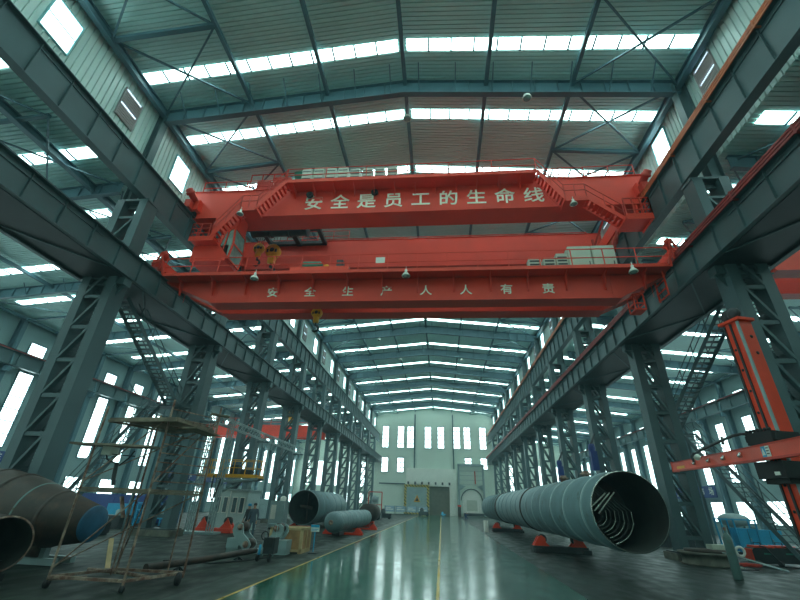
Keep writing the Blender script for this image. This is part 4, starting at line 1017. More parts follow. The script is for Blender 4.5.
for z in (.06, h-.06): mb.box(x0-.02, x1+.02, y0-.03, y0, z, z+.09); mb.box(x1, x1+.03, y0, y1, z, z+.09)
for y in (y0, (y0+y1)/2-.05, y1-.1): mb.box(x1, x1+.03, y, y+.10, .06, h+.02); mb.box(x0-.02, x1+.02, y, y+.1, h, h+.03)
mb.box(x0-.02, x0+.1, y0-.03, y1+.03, 0, .07); mb.box(x1-.1, x1+.02, y0-.03, y1+.03, 0, .07)
mb.build('batten', WOODP, t)
t = thing('floor_sign', 'small white and blue sign board on a post beside the wooden crate', 'sign', (-5.35, 19.4, 0))
MB().box(-5.57, -5.2, 19.38, 19.41, .80, 1.06).build('board', WHITE, t)
mb = MB(); mb.box(-5.57, -5.2, 19.365, 19.38, .96, 1.06)
mb.box(-5.53, -5.24, 19.365, 19.38, .88, .90); mb.box(-5.53, -5.3, 19.365, 19.38, .84, .855); mb.build('printed_band', BLUE, t)
MB().bar((-5.38, 19.42, .06), (-5.38, 19.42, .82), .04, .04).build('post', BLUE, t)
MB().box(-5.55, -5.2, 19.25, 19.6, 0, .04).build('foot', DARK, t)

# red turning rolls and cabin ----------------------------------------------------------
t = thing('turning_roll_stand', 'bright red turning rolls standing in front of the grey cabin', 'roller stand', (-14.2, 28, 0))
roller_stand(t, -15.35, -13.0, 28.0, .66, wr=.24, base_z=.26, yw=.7, armw=.62, lean=.1)
t = thing('site_cabin', 'pale grey cabin with a row of dark windows behind the red rollers', 'cabin', (-14.6, 30.6, 0))
MB().box(-15.75, -13.35, 30.0, 32.2, 0.0, 2.45).build('walls', CABIN, t)
MB().box(-15.85, -13.25, 29.9, 32.3, 2.45, 2.55).build('roof', GREYM, t)
for k in range(4):
    x = -15.55+k*.52+(.14 if k > 1 else 0)
    w_ = MB().box(x, x+.36, 29.95, 30.0, 1.05, 2.05).build('window_frame', WHITE, t)
    MB().box(x+.05, x+.31, 29.93, 29.95, 1.10, 2.0).build('pane', GLASSD, w_)
MB().box(-14.62, -14.57, 29.96, 30.0, .1, 2.4).build('corner_trim', WHITE, t)

# left manipulator with yellow platform and long truss boom
t = thing('welding_manipulator', 'grey mast machine carrying a yellow railed platform above the cabin', 'machine', (-14.6, 26.6, 0))
for x in (-15.35, -14.0):
    mb = MB()
    for a in (0, .28):
        for b in (0, .28): mb.bar((x+a, 26.5+b, .1), (x+a, 26.5+b, 6.5), .06, .06)
    for k in range(15):
        z = .2+k*.42; mb.bar((x, 26.5, z), (x+.28, 26.5, z+.42), .035, .035); mb.bar((x+.28, 26.5, z), (x+.28, 26.78, z+.42), .035, .035)
    mb.build('mast', GREYM, t)
MB().box(-15.7, -13.4, 26.2, 27.2, 0, .12).build('base_frame', GREYM, t)
mb = MB(); mb.box(-15.6, -11.65, 26.9, 28.1, 3.15, 3.24); mb.build('platform', YELLOW, t)
mb = MB(); railing(mb, [(-15.55, 26.92, 3.24), (-11.7, 26.92, 3.24), (-11.7, 28.05, 3.24), (-15.55, 28.05, 3.24), (-15.55, 26.92, 3.24)], .95, .75, r=.02); mb.build('railing', YELLOW, t)
mb = MB(); mb.bar((-14.0, 27, 2.9), (-11.6, 27, 3.1), .12, .14); mb.bar((-14.0, 28, 2.9), (-11.6, 28, 3.1), .12, .14); mb.bar((-14.0, 27.5, 2.3), (-12.6, 27.5, 3.1), .1, .1); mb.build('bracket', GREYM, t)
mb = MB(); mb.box(-13.6, -13.1, 27.2, 27.8, 3.24, 3.9); mb.box(-12.9, -12.2, 27.2, 27.7, 3.24, 3.6); mb.build('welding_head', DARK, t)
mb = MB(); mb.tube([(-14.2, 26.4, 3.2), (-14.15, 26.3, 2.2), (-13.95, 26.3, 1.8), (-13.8, 26.3, 2.2), (-13.75, 26.5, 3.0)], .05, 8); mb.build('hose_loop', BLACK, t)
t = thing('truss_boom', 'long light grey truss beam running down the hall past the yellow platform', 'truss', (-14.0, 24, 6.2))
for x in (-14.15, -13.85):
    for z in (6.15, 6.62): MB().bar((x, 23.8, z), (x, 42.5, z), .06, .06).build('chord', GREYM, t)
mb = MB()
for k in range(37):
    y = 23.9+k*.5; z0, z1 = (6.17, 6.6) if k % 2 else (6.6, 6.17)
    for x in (-14.15, -13.85): mb.bar((x, y, z0), (x, y+.5, z1), .03, .03)
    mb.bar((-14.15, y, z0), (-13.85, y, z0), .03, .03)
mb.build('lacing', GREYM, t)
mb = MB()
for y in (24.4, 33.2, 42.2): mb.bar((-14.8, y, 6.1), (-13.8, y, 6.1), .1, .1)
mb.build('wall_bracket', STEEL, t)
hook(-17.2, 46.5, 11.35, 1.1, 'yellow crane hook block of the left aisle crane between two columns', 12.8)
# ------------------------------------------------------------------ right: red manipulator
def rotbox(mb, c, ang, w, d, z0, z1):
    ca, sa = math.cos(ang), math.sin(ang); v = []
    for z in (z0, z1):
        for i, j in ((-1,-1),(1,-1),(1,1),(-1,1)):
            v.append((c[0]+ca*w/2*i-sa*d/2*j, c[1]+sa*w/2*i+ca*d/2*j, z))
    return mb.add(v, [(3,2,1,0),(4,5,6,7),(0,1,5,4),(1,2,6,5),(2,3,7,6),(3,0,4,7)])
t = thing('welding_manipulator', 'tall red mast with horizontal red boom at the right picture edge', 'machine', (5.35, 7.25, 0))
c = (5.33, 7.2); an = math.radians(-75); ca, sa = math.cos(an), math.sin(an)
def loc(u, v): return (c[0]+ca*u-sa*v, c[1]+sa*u+ca*v)
rotbox(MB(), c, an, .31, .25, .25, 5.05).build('mast', ORRED, t)
rotbox(MB(), c, an, .40, .34, 5.05, 5.10).build('top_plate', ORRED, t)
mb = MB()
for u in (-.13, -.01): p = loc(u, -.135); rotbox(mb, p, an, .03, .025, .3, 5.03)
mb.build('guide_rail', DARK, t)
p = loc(.135, -.14); rotbox(MB(), p, an, .04, .03, .3, 5.03).build('guide_rail', SHINE if False else GREYM, t)
mb = MB()
for k in range(12):
    for u in (-.07,): q = loc(u, -.127); z = .6+k*.36; mb.lathe((q[0], q[1], z), (sa, -ca, 0), [(0,0),(0,.022),(.006,.022),(.006,0)], 10)
for z in (4.75, 4.45): q = loc(.157, .02); mb.lathe((q[0], q[1], z), (ca, sa, 0), [(0,0),(0,.03),(.006,.03),(.006,0)], 10)
mb.build('bolt_hole', BLACK, t)
q = loc(-.06, .03); MB().lathe((q[0]-.02, q[1]-.14, 5.21), (sa, -ca, 0), [(0,0),(0,.10),(.02,.11),(.07,.11),(.08,.05),(.08,0)], 20).build('pulley', DARK, t)
MB().lathe((q[0]+.03, q[1]+.0, 5.21), (sa, -ca, 0), [(0,0),(0,.12),(.13,.12),(.13,0)], 20).build('pulley_housing', DARK, t)
rotbox(MB(), c, an, 1.1, 1.0, 0.0, .25).build('base', ORRED, t)
# carriage
mb = MB(); rotbox(mb, loc(-.0, -.12), an, .42, .52, 2.97, 3.15); rotbox(mb, loc(-.0, -.12), an, .50, .46, 3.02, 3.11); rotbox(mb, loc(-.0, -.12), an, .44, .52, 2.48, 2.72); rotbox(mb, loc(.0, -.10), an, .36, .42, 2.41, 2.49)
for k in range(7): z = 3.18; q = loc(-.2+k*.06, -.33); mb.sphere((q[0], q[1], z), .03, 8, 5)
mb.build('carriage', BLACK, t)
q = loc(.10, -.385); rotbox(MB(), q, an, .08, .01, 2.52, 2.57).build('carriage_label', WHITE, t)
# boom from the camera side towards the far end
e0 = Vector((6.10, 12.0, 3.05)); e1 = Vector((4.72, 5.9, 2.90)); e1 = Vector((4.60, 5.45, 2.78))
mb = MB(); mb.bar(e0, e1, .13, .215); mb.bar(e0+(e0-e1).normalized()*.0, e0+(e0-e1).normalized()*.02, .16, .24); mb.build('boom', ORRED, t)
d = (e1-e0).normalized(); sd = d.cross(Vector((0,0,1))).normalized()
if sd.x > 0: sd = -sd
mb = MB(); mb.bar(e0+sd*.068+Vector((0,0,-.10)), e1+sd*.068+Vector((0,0,-.10)), .02, .03); mb.bar(e0+sd*.068+Vector((0,0,.10)), e1+sd*.068+Vector((0,0,.10)), .02, .02); mb.build('boom_rail', REDD, t)
L = (e1-e0).length
for s_ in (1.9, 2.8, 3.6, 4.35):
    P = e0+d*s_+sd*.068; mb = MB(); mb.bar(P+Vector((0,0,-.03)), P+Vector((0,0,.05)), .05, .06); mb.sphere(tuple(P+sd*.03), .035, 8, 6); mb.build('roller_bolt', SHINE, t)
def boom_plate(s_, w_, h_, m, nm, off=.072, dz=0):
    P = e0+d*s_+sd*off+Vector((0,0,dz)); mb = MB(); mb.bar(P-d*w_/2, P+d*w_/2, .008, h_); return mb.build(nm, m, t)
boom_plate(.75, .62, .055, YELLOW, 'name_plate', dz=-.03)
bl = boom_plate(5.18, .13, .15, DBLUE if False else BLUE, 'boom_label'); bw = boom_plate(5.31, .12, .15, WHITE, 'boom_label')
P = e0+d*5.18+sd*.078
MB().prism([P+d*(-.05)+Vector((0,0,-.05)), P+d*.05+Vector((0,0,-.05)), P+Vector((0,0,.05))], sd*.004).build('triangle_mark', WHITE, t)
P = e0+d*5.31+sd*.078
mb = MB()
for k in range(3): mb.bar(P+d*(-.04)+Vector((0,0,.045-k*.04)), P+d*.04+Vector((0,0,.045-k*.04)), .004, .014)
mb.build('printed_lines', DARK, t)
# curved cable arm behind the boom
mb = MB(); mb.tube([(4.05, 7.3, 2.82), (4.15, 7.3, 2.88), (4.4, 7.3, 2.99), (4.72, 7.3, 3.12), (4.85, 7.3, 3.15), (5.1, 7.3, 3.15)], .022, 8)
mb.tube([(4.05, 7.3, 2.84), (4.0, 7.3, 2.78), (4.02, 7.3, 2.70)], .02, 6); mb.build('cable_arm', DARK, t)
MB().sphere((4.08, 7.3, 2.78), .05, 10, 6).build('cable_clamp', WHITE, t)
MB().bar((4.72, 7.6, 3.02), (4.73, 7.6, 3.15), .03, .03).build('hook_pin', DARK, t)

# gas bottle
t = thing('gas_bottle', 'tall grey green gas bottle standing alone on the right floor', 'gas bottle', (10.25, 17.9, 0))
MB().lathe((10.25, 17.9, 0), (0,0,1), [(0,0),(0,.13),(.03,.145),(1.22,.145),(1.32,.12),(1.40,.06),(1.42,.045),(1.50,.045)], 24).build('body', CYLG, t)
MB().lathe((10.25, 17.9, 1.42), (0,0,1), [(0,.03),(.06,.03),(.08,.055),(.16,.055),(.18,0)], 12).build('valve', RUSTP, t)
# blue cabinets + frame
for lab, x0, x1, y0, z1 in (('bright blue sheet cabinet, left of the two behind the gas bottle', 17.35, 18.35, 29, 1.35), ('bright blue sheet cabinet, right of the two behind the gas bottle', 18.55, 19.9, 29.3, 1.30)):
    t = thing('tool_cabinet', lab, 'cabinet', ((x0+x1)/2, y0, 0))
    MB().box(x0, x1, y0, y0+.7, .12, z1).build('body', BLUE, t); MB().box(x0+.02, x1-.02, y0+.02, y0+.68, 0, .12).build('base', DARK, t)
    mb = MB(); mb.box((x0+x1)/2-.008, (x0+x1)/2+.008, y0-.012, y0, .16, z1-.04); mb.build('door_gap', DARK, t)
    MB().box((x0+x1)/2+.05, (x0+x1)/2+.08, y0-.04, y0, .7, .85).build('handle', GREYM, t)
one(MB().box(18.37, 18.53, 29.1, 29.6, 0, 1.42), 'narrow_locker', CYLG, 'narrow grey green locker squeezed between the two blue cabinets', 'locker')
mb = MB()
for x in (16.55, 17.25):
    for y in (28.9, 29.5): mb.bar((x, y, 0), (x-.1, y, 1.85), .07, .07)
for z in (.4, 1.8): mb.bar((16.5, 28.9, z), (18.4, 28.9, z), .07, .07)
for z in (.4, 1.8): mb.bar((16.5, 29.5, z), (18.4, 29.5, z), .07, .07)
for z in (.4, 1.8): mb.bar((16.5, 28.9, z), (16.5, 29.5, z), .07, .07)
mb.bar((18.35, 28.9, .35), (18.35, 28.9, 1.85), .07, .07); mb.bar((18.35, 29.5, .35), (18.35, 29.5, 1.85), .07, .07)
one(mb, 'storage_rack', BLUE, 'light blue steel frame rack standing around the left blue cabinet', 'rack')
t = thing('covered_tank', 'grey domed cover on legs behind the blue frame rack', 'tank', (18.8, 32, 0))
MB().lathe((18.2, 32.2, 1.75), (1,0,0), [(0,0),(.1,.2),(.5,.38),(1.1,.40),(1.7,.3),(1.95,.1),(2.0,0)], 28).build('cover', GREYM, t)
mb = MB()
for x in (18.5, 19.9):
    for y in (31.9, 32.5): mb.bar((x, y, 0), (x, y, 1.4), .08, .08)
mb.build('leg_frame', DARK, t)
# welding machines
for lab, x, y, rz in (('dark welding machine with red top and green mark, left of the two', 14.75, 23.0, .0), ('dark welding machine with red top, right one behind the mast', 15.95, 23.4, .0)):
    t = thing('welding_machine', lab, 'welding machine', (x, y, 0))
    mb = MB(); mb.prism([(x-.62, y, .10), (x+.55, y, .10), (x+.50, y, .62), (x+.36, y, .72), (x-.55, y, .72), (x-.64, y, .60)], (0, .55, 0)); mb.build('case', DARK, t)
    MB().box(x-.50, x+.34, y+.02, y+.53, .72, .80).build('top_cover', ORRED, t)
    MB().box(x-.70, x-.62, y+.02, y+.53, .18, .66).build('front_panel', ORRED, t)
    MB().box(x-.18, x+.12, y-.01, y, .46, .52).build('brand_mark', GREENP, t)
    mb = MB(); mb.tube([(x-.3, y-.03, .8), (x-.1, y-.08, .75), (x+.15, y-.1, .4), (x+.4, y-.2, .03), (x+1.0, y-.4, .02)], .028, 6); mb.tube([(x-.4, y+.2, .82), (x-.38, y+.2, .92), (x-.1, y+.2, .92), (x-.08, y+.2, .82)], .02, 6); mb.build('cable', BLACK, t)
    for a in (-.5, .4): MB().lathe((x+a, y-.03, .12), (0,1,0), [(0,0),(0,.12),(.06,.12),(.06,0)], 16).build('wheel', BLACK, t)
# clutter by the column
t = thing('round_base', 'low rusty round steel base standing before the right column feet', 'base', (11.9, 24.5, 0))
MB().lathe((11.75, 22.45, .0), (0,0,1), [(0,0),(0,1.0),(.06,1.02),(.06,.95),(.42,.95),(.42,1.08),(.50,1.08),(.50,0)], 40).build('drum', CONC, t)
MB().lathe((11.75, 22.45, .5), (0,0,1), [(0,0),(0,.8),(.10,.8),(.10,0)], 36).build('top_disc', RUST, t)
one(MB().box(12.0, 12.7, 22.2, 22.7, .61, .80), 'carton', CREAM, 'pale flat box lying on the rusty round base', 'box')
mb = MB()
for k, (x, y) in enumerate(((12.2, 21.6), (12.3, 21.8), (12.45, 22.0))): mb.tube([(x-.2, y, .55), (x+1.5, y-1.1, .06)], .028, 6)
one(mb, 'steel_tubes', GREYM, 'three light steel tubes sloping from the round base to the floor', 'tubes')
t = thing('cable_reel', 'small white hose reel ring on a thin post near the gas bottle', 'reel', (12.65, 21.9, 0))
pts = [(12.75+.17*math.cos(a), 21.6, .62+.17*math.sin(a)) for a in [2*PI*k/20 for k in range(21)]]
MB().tube(pts, .05, 8).build('ring', WHITE, t)
mb = MB(); mb.bar((12.55, 21.65, 0), (12.55, 21.65, .85), .045, .045); mb.box(12.4, 12.7, 21.5, 21.8, 0, .04); mb.bar((12.55, 21.62, .6), (12.75, 21.62, .62), .03, .03); mb.build('post', CREAM, t)
for i in range(4):
    pts = []; random.seed(10+i)
    for k in range(40): a = k*.65; rr = .32+.12*random.random(); pts.append((13.35+.75*rr*math.cos(a)*1.6, 22.3+rr*math.sin(a)*.9, .05+.035*i+.05*random.random()))
    if i < 2: one(MB().tube(pts, .022, 5), 'cable_coil', REDD, 'tangled red welding cable on the floor, %s of the two coils' % ('lower' if i == 0 else 'upper'), 'cable')
one(MB().tube([(13.2, 18.6, .03), (14.3, 18.1, .03)], .022, 8), 'steel_bar', DARK, 'dark steel bar lying on the floor at the lower right', 'bar')
one(MB().box(13.05, 13.5, 16.9, 17.1, .0, .09), 'tool_box', ORRED, 'small red tool lying on the floor at the right picture edge', 'tool')
one(MB().tube([(15.5, 24.8, .03), (14.2, 24.3, .03), (13.6, 23.2, .03), (12.9, 21.0, .03), (11.6, 20.6, .03)], .022, 6), 'floor_cable', BLACK, 'thin black cable snaking over the right floor past the gas bottle', 'cable')
# workbench line behind the right columns
for i, (x, y, w_, h, m, lab, nm, cat) in enumerate(((15.6, 33, 2.4, 1.2, DARK, 'dark workbench loaded with parts behind the right vessel', 'workbench', 'bench'), (17.2, 39, 3.2, 1.6, GREYM, 'grey machine box far back in the right aisle', 'machine_tool', 'machine'), (15.4, 43, 1.6, 1.0, BLUE, 'small blue bin in the right aisle behind the columns', 'storage_bin', 'bin'), (16.4, 50, 3.0, 1.5, DBLUE, 'dark blue machine deep in the right aisle', 'machine_tool', 'machine'))):
    t = thing(nm, lab, cat, (x, y, 0))
    MB().box(x-w_/2, x+w_/2, y, y+1.0, 0, h*.8).build('body', m, t); MB().box(x-w_/2-.1, x+w_/2+.1, y-.1, y+1.1, h*.8, h*.86).build('top', m, t)
    mb = MB(); mb.lathe((x-w_*.2, y+.5, h*.86), (0,0,1), [(0,.3),(.3,.3),(.4,.12),(.5,.1),(.5,0)], 16); mb.box(x+w_*.1, x+w_*.4, y+.2, y+.8, h*.86, h*1.2); mb.build('attachment', GREYM if m is DARK else STEELD, t)

# blue chain hoists on the right columns
for x, y, z, lab in ((10.9, 42.2, 4.3, 'dark blue hoist unit hanging on a far column of the right row'), (11.0, 33.2, 4.6, 'dark blue hoist unit hanging on the third column of the right row')):
    t = thing('wall_hoist', lab, 'hoist', (x, y, z))
    mb = MB(); mb.box(x-.1, x+.35, y-.75, y-.32, z, z+1.3); mb.lathe((x+.1, y-.5, z+1.3), (0,0,1), [(0,.2),(.2,.24),(.5,.2),(.55,0)], 14); mb.build('body', DBLUE, t)
    MB().bar((x+.1, y-.5, z+1.8), (x+.55, y-.3, z+2.6), .10, .10).build('arm', DARK, t)

# ------------------------------------------------------------------ banners on the aisle walls
def banner(x, s, ya, yb, z0, z1, txt, lab):
    t = thing('wall_banner', lab, 'banner', (x, ya, z0))
    xi = x+s*0.62
    MB().box(xi, xi+s*.03, ya, yb, z0, z1).build('cloth', DBLUE, t)
    n = len(txt); st = (yb-ya)/n
    for k, ch in enumerate(txt):
        yy = ya+st*(k+.5) if s > 0 else yb-st*(k+.5)
        if s > 0: text_mesh(ch, (z1-z0)*.72, 'character', WHITE, t, (xi+s*.045, yy, (z0+z1)/2), xdir=(0,1,0))
        else: text_mesh(ch, (z1-z0)*.72, 'character', WHITE, t, (xi+s*.045, yy, (z0+z1)/2), xdir=(0,-1,0))
banner(AL, 1, 23.5, 33.0, 3.9, 4.75, '质量是企业的生命', 'deep blue wall banner with white characters near the brown cone, left aisle')
banner(AL, 1, 52.0, 76.0, 4.0, 4.9, '安全生产质量第一用户至上', 'long blue wall banner with white characters seen above the worker')
banner(AR, -1, 52.0, 62.5, 3.75, 4.95, '质量赢得市场', 'deep blue wall banner with white characters under the right aisle windows')

# ------------------------------------------------------------------ left aisle background machines
def machine(name, lab, cat, x0, x1, y0, y1, h, m, m2):
    t = thing(name, lab, cat, ((x0+x1)/2, y0, 0))
    MB().box(x0, x1, y0, y1, .1, h).build('body', m, t); MB().box(x0+.05, x1-.05, y0+.05, y1-.05, 0, .1).build('base', DARK, t)
    mb = MB(); mb.box(x0+.1*(x1-x0), x0+.45*(x1-x0), y0-.03, y0, h*.35, h*.85); mb.build('panel', m2, t)
    mb = MB(); mb.lathe((x0+.7*(x1-x0), (y0+y1)/2, h), (0,0,1), [(0,.22),(.25,.22),(.35,.1),(.35,0)], 14); mb.build('motor', m2, t); return t
machine('machine_tool', 'long deep blue machine standing behind the scaffold tower', 'machine', -29.5, -20.5, 33.0, 34.2, 1.95, DBLUE, DBLUE)
machine('tool_cabinet', 'bright light blue cabinet behind the scaffold, left of the blue rack', 'cabinet', -24.2, -22.1, 30.9, 31.9, 1.35, BLUE, BLUE)
t = thing('storage_rack', 'light blue steel rack standing behind the scaffold tower', 'rack', (-20.6, 31, 0)); mb = MB()
for x in (-21.9, -20.6, -19.3):
    for y in (31, 32): mb.bar((x, y, 0), (x, y, 1.5), .09, .09)
for z in (.5, 1.0, 1.45):
    for y in (31, 32): mb.bar((-21.9, y, z), (-19.3, y, z), .08, .08)
mb.build('rack', BLUE, t); MB().box(-20.5, -19.4, 31.1, 31.9, .55, 1.3).build('crate', GREYM, t)
machine('pump_unit', 'pile of dark grey pump parts on the floor under the light blue cabinet', 'machine', -21.9, -20.2, 27.2, 28.2, .75, DARK, GREYM)
machine('pump_unit', 'dark grey pump unit left of the pile under the light blue cabinet', 'machine', -18.6, -17.7, 22.6, 23.3, .6, DARK, GREYM)
machine('machine_tool', 'pale grey machine behind the worker beside the column', 'machine', -13.0, -11.9, 33.5, 34.5, 1.9, GREYM, WHITE)
machine('machine_tool', 'grey machine far back in the left aisle between columns', 'machine', -24, -19, 48, 50, 2.0, GREYM, DBLUE)
# ------------------------------------------------------------------ far end of the hall
SW = thing('door_housing', 'white boxed out wall section around the shielding door at the far end', 'wall panel', (-2.3, 104.5, 0))
mb = MB(); mb.box(-8.3, -2.8, 104.3, 105.1, 6.4, 9.85); mb.box(-2.8, 3.6, 104.3, 105.1, 6.4, 9.85); mb.box(1.9, 3.6, 104.3, 105.1, 0, 6.4); mb.box(-8.3, -2.8, 104.9, 105.1, 0, 6.4); mb.box(-2.8, 1.9, 104.3, 105.1, 6.0, 6.4); mb.build('white_panel', WHITE, SW)
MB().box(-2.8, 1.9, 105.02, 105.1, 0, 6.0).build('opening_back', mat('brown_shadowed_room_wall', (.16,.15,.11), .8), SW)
D = thing('shielding_door', 'grey sliding shielding door with yellow black striped border and warning triangle', 'door', (-5.7, 103.8, 0))
MB().box(-8.55, -2.85, 103.7, 104.1, 0, 6.2).build('door_leaf', GREYM, D)
mb = MB(); mb.box(-8.6, -8.05, 103.65, 103.7, .1, 6.2); mb.box(-3.35, -2.8, 103.65, 103.7, .1, 6.2); mb.box(-8.05, -3.35, 103.65, 103.7, 5.7, 6.2); mb.box(-8.05, -3.35, 103.65, 103.7, .1, .55)
mb.build('striped_border', HAZ, D)
MB().prism([(-6.35, 103.64, 2.6), (-4.85, 103.64, 2.6), (-5.6, 103.64, 4.1)], (0, .05, 0)).build('warning_triangle', YELLOW, D)
mb = MB(); mb.prism([(-6.0, 103.62, 2.8), (-5.2, 103.62, 2.8), (-5.6, 103.62, 3.6)], (0, .02, 0)); mb.build('warning_symbol', DARK, D)
mb = MB(); mb.box(-8.3, 1.9, 103.8, 103.95, 6.35, 6.5); mb.build('track', WHITE, D)
for k in range(7): MB().box(-7.9+k*1.6, -7.5+k*1.6, 103.65, 104.0, 6.3, 6.85).build('trolley_wheel', DARK, D)
for k in range(4):
    x0 = -12.1+k*2.35; t = thing('fence_panel', 'light blue and white printed barrier panel, %s of four before the striped door' % ('leftmost', 'second from left', 'third from left', 'rightmost')[k], 'barrier', (x0+1.1, 96, 0), 'printed barrier panels')
    z0, z1 = .55, 1.65; MB().box(x0, x0+2.25, 96, 96.05, z0, z1).build('board', mat('pale_blue_print_%d' % k, (.30,.45,.55), .6), t)
    mb = MB(); mb.box(x0+.3, x0+1.9, 95.98, 96, z0+.35, z0+.55); mb.box(x0+.3, x0+1.4, 95.98, 96, z0+.7, z0+.85); mb.build('print', WHITE, t)
    mb = MB(); mb.bar((x0+.1, 96.03, 0), (x0+.1, 96.03, 1.7), .07, .07); mb.bar((x0+2.15, 96.03, 0), (x0+2.15, 96.03, 1.7), .07, .07); mb.build('post', DARK, t)
F = thing('furnace', 'pale annealing furnace with round topped white door right of the doorway', 'furnace', (6.6, 100, 0))
mb = MB(); mb.box(4.1, 9.4, 101.5, 104.9, 6.0, 10.4)
mb.prism([(4.1, 101.5, 0), (4.1, 101.5, 6.0), (9.4, 101.5, 6.0), (9.4, 101.5, 0), (8.9, 101.5, 0)]+[(6.75+2.15*math.cos(a), 101.5, 3.2+2.15*math.sin(a)) for a in [PI*k/16 for k in range(17)]]+[(4.6, 101.5, 0)], (0, .25, 0))
mb.build('body', ENDW, F)
MB().prism([(8.8, 101.45, .6)]+[(6.75+2.05*math.cos(a), 101.45, 3.2+2.05*math.sin(a)) for a in [PI*k/20 for k in range(21)]]+[(4.7, 101.45, .6)], (0, .3, 0)).build('arched_door', WHITE, F)
MB().box(5.6, 7.9, 101.35, 101.45, 1.2, 3.3).build('door_plate', CREAM, F)
mb = MB()
for x in (3.95, 9.5): mb.box(x-.2, x+.2, 100.9, 101.4, 0, 10.8)
mb.box(3.8, 9.7, 100.9, 101.4, 10.3, 10.8)
for k in range(4): mb.box(4.1, 9.4, 101.4, 101.46, 6.4+k*.95, 6.47+k*.95)
for s, x in ((1, 4.2), (-1, 9.3)): mb.prism([(x, 101.2, 5.2), (x, 101.2, 6.4), (x+s*1.3, 101.2, 6.1)], (0, .2, 0))
mb.build('frame', GREYM, F)
MB().box(7.55, 7.8, 101.35, 101.45, 6.6, 9.3).build('red_ladder', REDD, F)
MB().tube([(6.75+2.35*math.cos(a), 101.3, 3.2+2.35*math.sin(a)) for a in [PI*k/16 for k in range(17)]], .10, 8).build('arch_ring', STEELD, F)
MB().box(4.9, 9.0, 97.5, 101.2, .2, .75).build('car_bottom', DARK, F)
one(MB().box(3.45, 4.1, 96.5, 97.2, 0, 1.9), 'control_box', RUST, 'small brown control post with red top at the far right end', 'control box')
one(MB().box(3.4, 4.15, 96.45, 97.25, 1.92, 2.25), 'control_box', ORRED, 'small red box on top of the brown control post', 'box')
for i, (x, y, s_, m, lab) in enumerate(((-3.6, 92, 1.0, DARK, 'dark machine parts heap in front of the far doorway'), (-9.2, 60, 1.1, DARK, 'dark vehicle like machine behind the rusty shell ring'), (-8.2, 66, .9, STEELD, 'dark machine farther along the left side by the barrier'), (0.4, 97, .55, BLUE, 'small bright blue bin standing in the far doorway'))):
    t = thing('machine_unit', lab, 'machine', (x, y, 0))
    MB().box(x-s_, x+s_, y, y+1.4, .15, s_*.8).build('body', m, t)
    MB().lathe((x-s_*.4, y+.7, s_*.8), (0,0,1), [(0,s_*.4),(s_*.4,s_*.4),(s_*.7,s_*.2),(s_*.7,0)], 14).build('motor', STEELD if m is DARK else m, t)
    for a in (-.7, .7): MB().lathe((x+a*s_, y-.05, s_*.25), (0,1,0), [(0,0),(0,s_*.25),(.1,s_*.25),(.1,0)], 14).build('wheel', BLACK, t)
t = thing('portable_frame', 'pink and white portal frame behind the rusty shell ring', 'frame', (-10.4, 70, 0))
mb = MB()
for x in (-11.4, -9.3): mb.bar((x, 70, 0), (x, 70, 3.6), .14, .14)
mb.bar((-11.4, 70, 3.6), (-9.3, 70, 3.6), .14, .14); mb.bar((-11.4, 70, 1.8), (-9.3, 70, 1.8), .1, .1); mb.build('frame', REDD, t)
mb = MB(); mb.box(-10.9, -9.8, 69.9, 70.1, 1.9, 2.9); mb.sphere((-10.4, 69.9, 2.6), .5, 12, 8); mb.build('drum_head', GREYM, t)

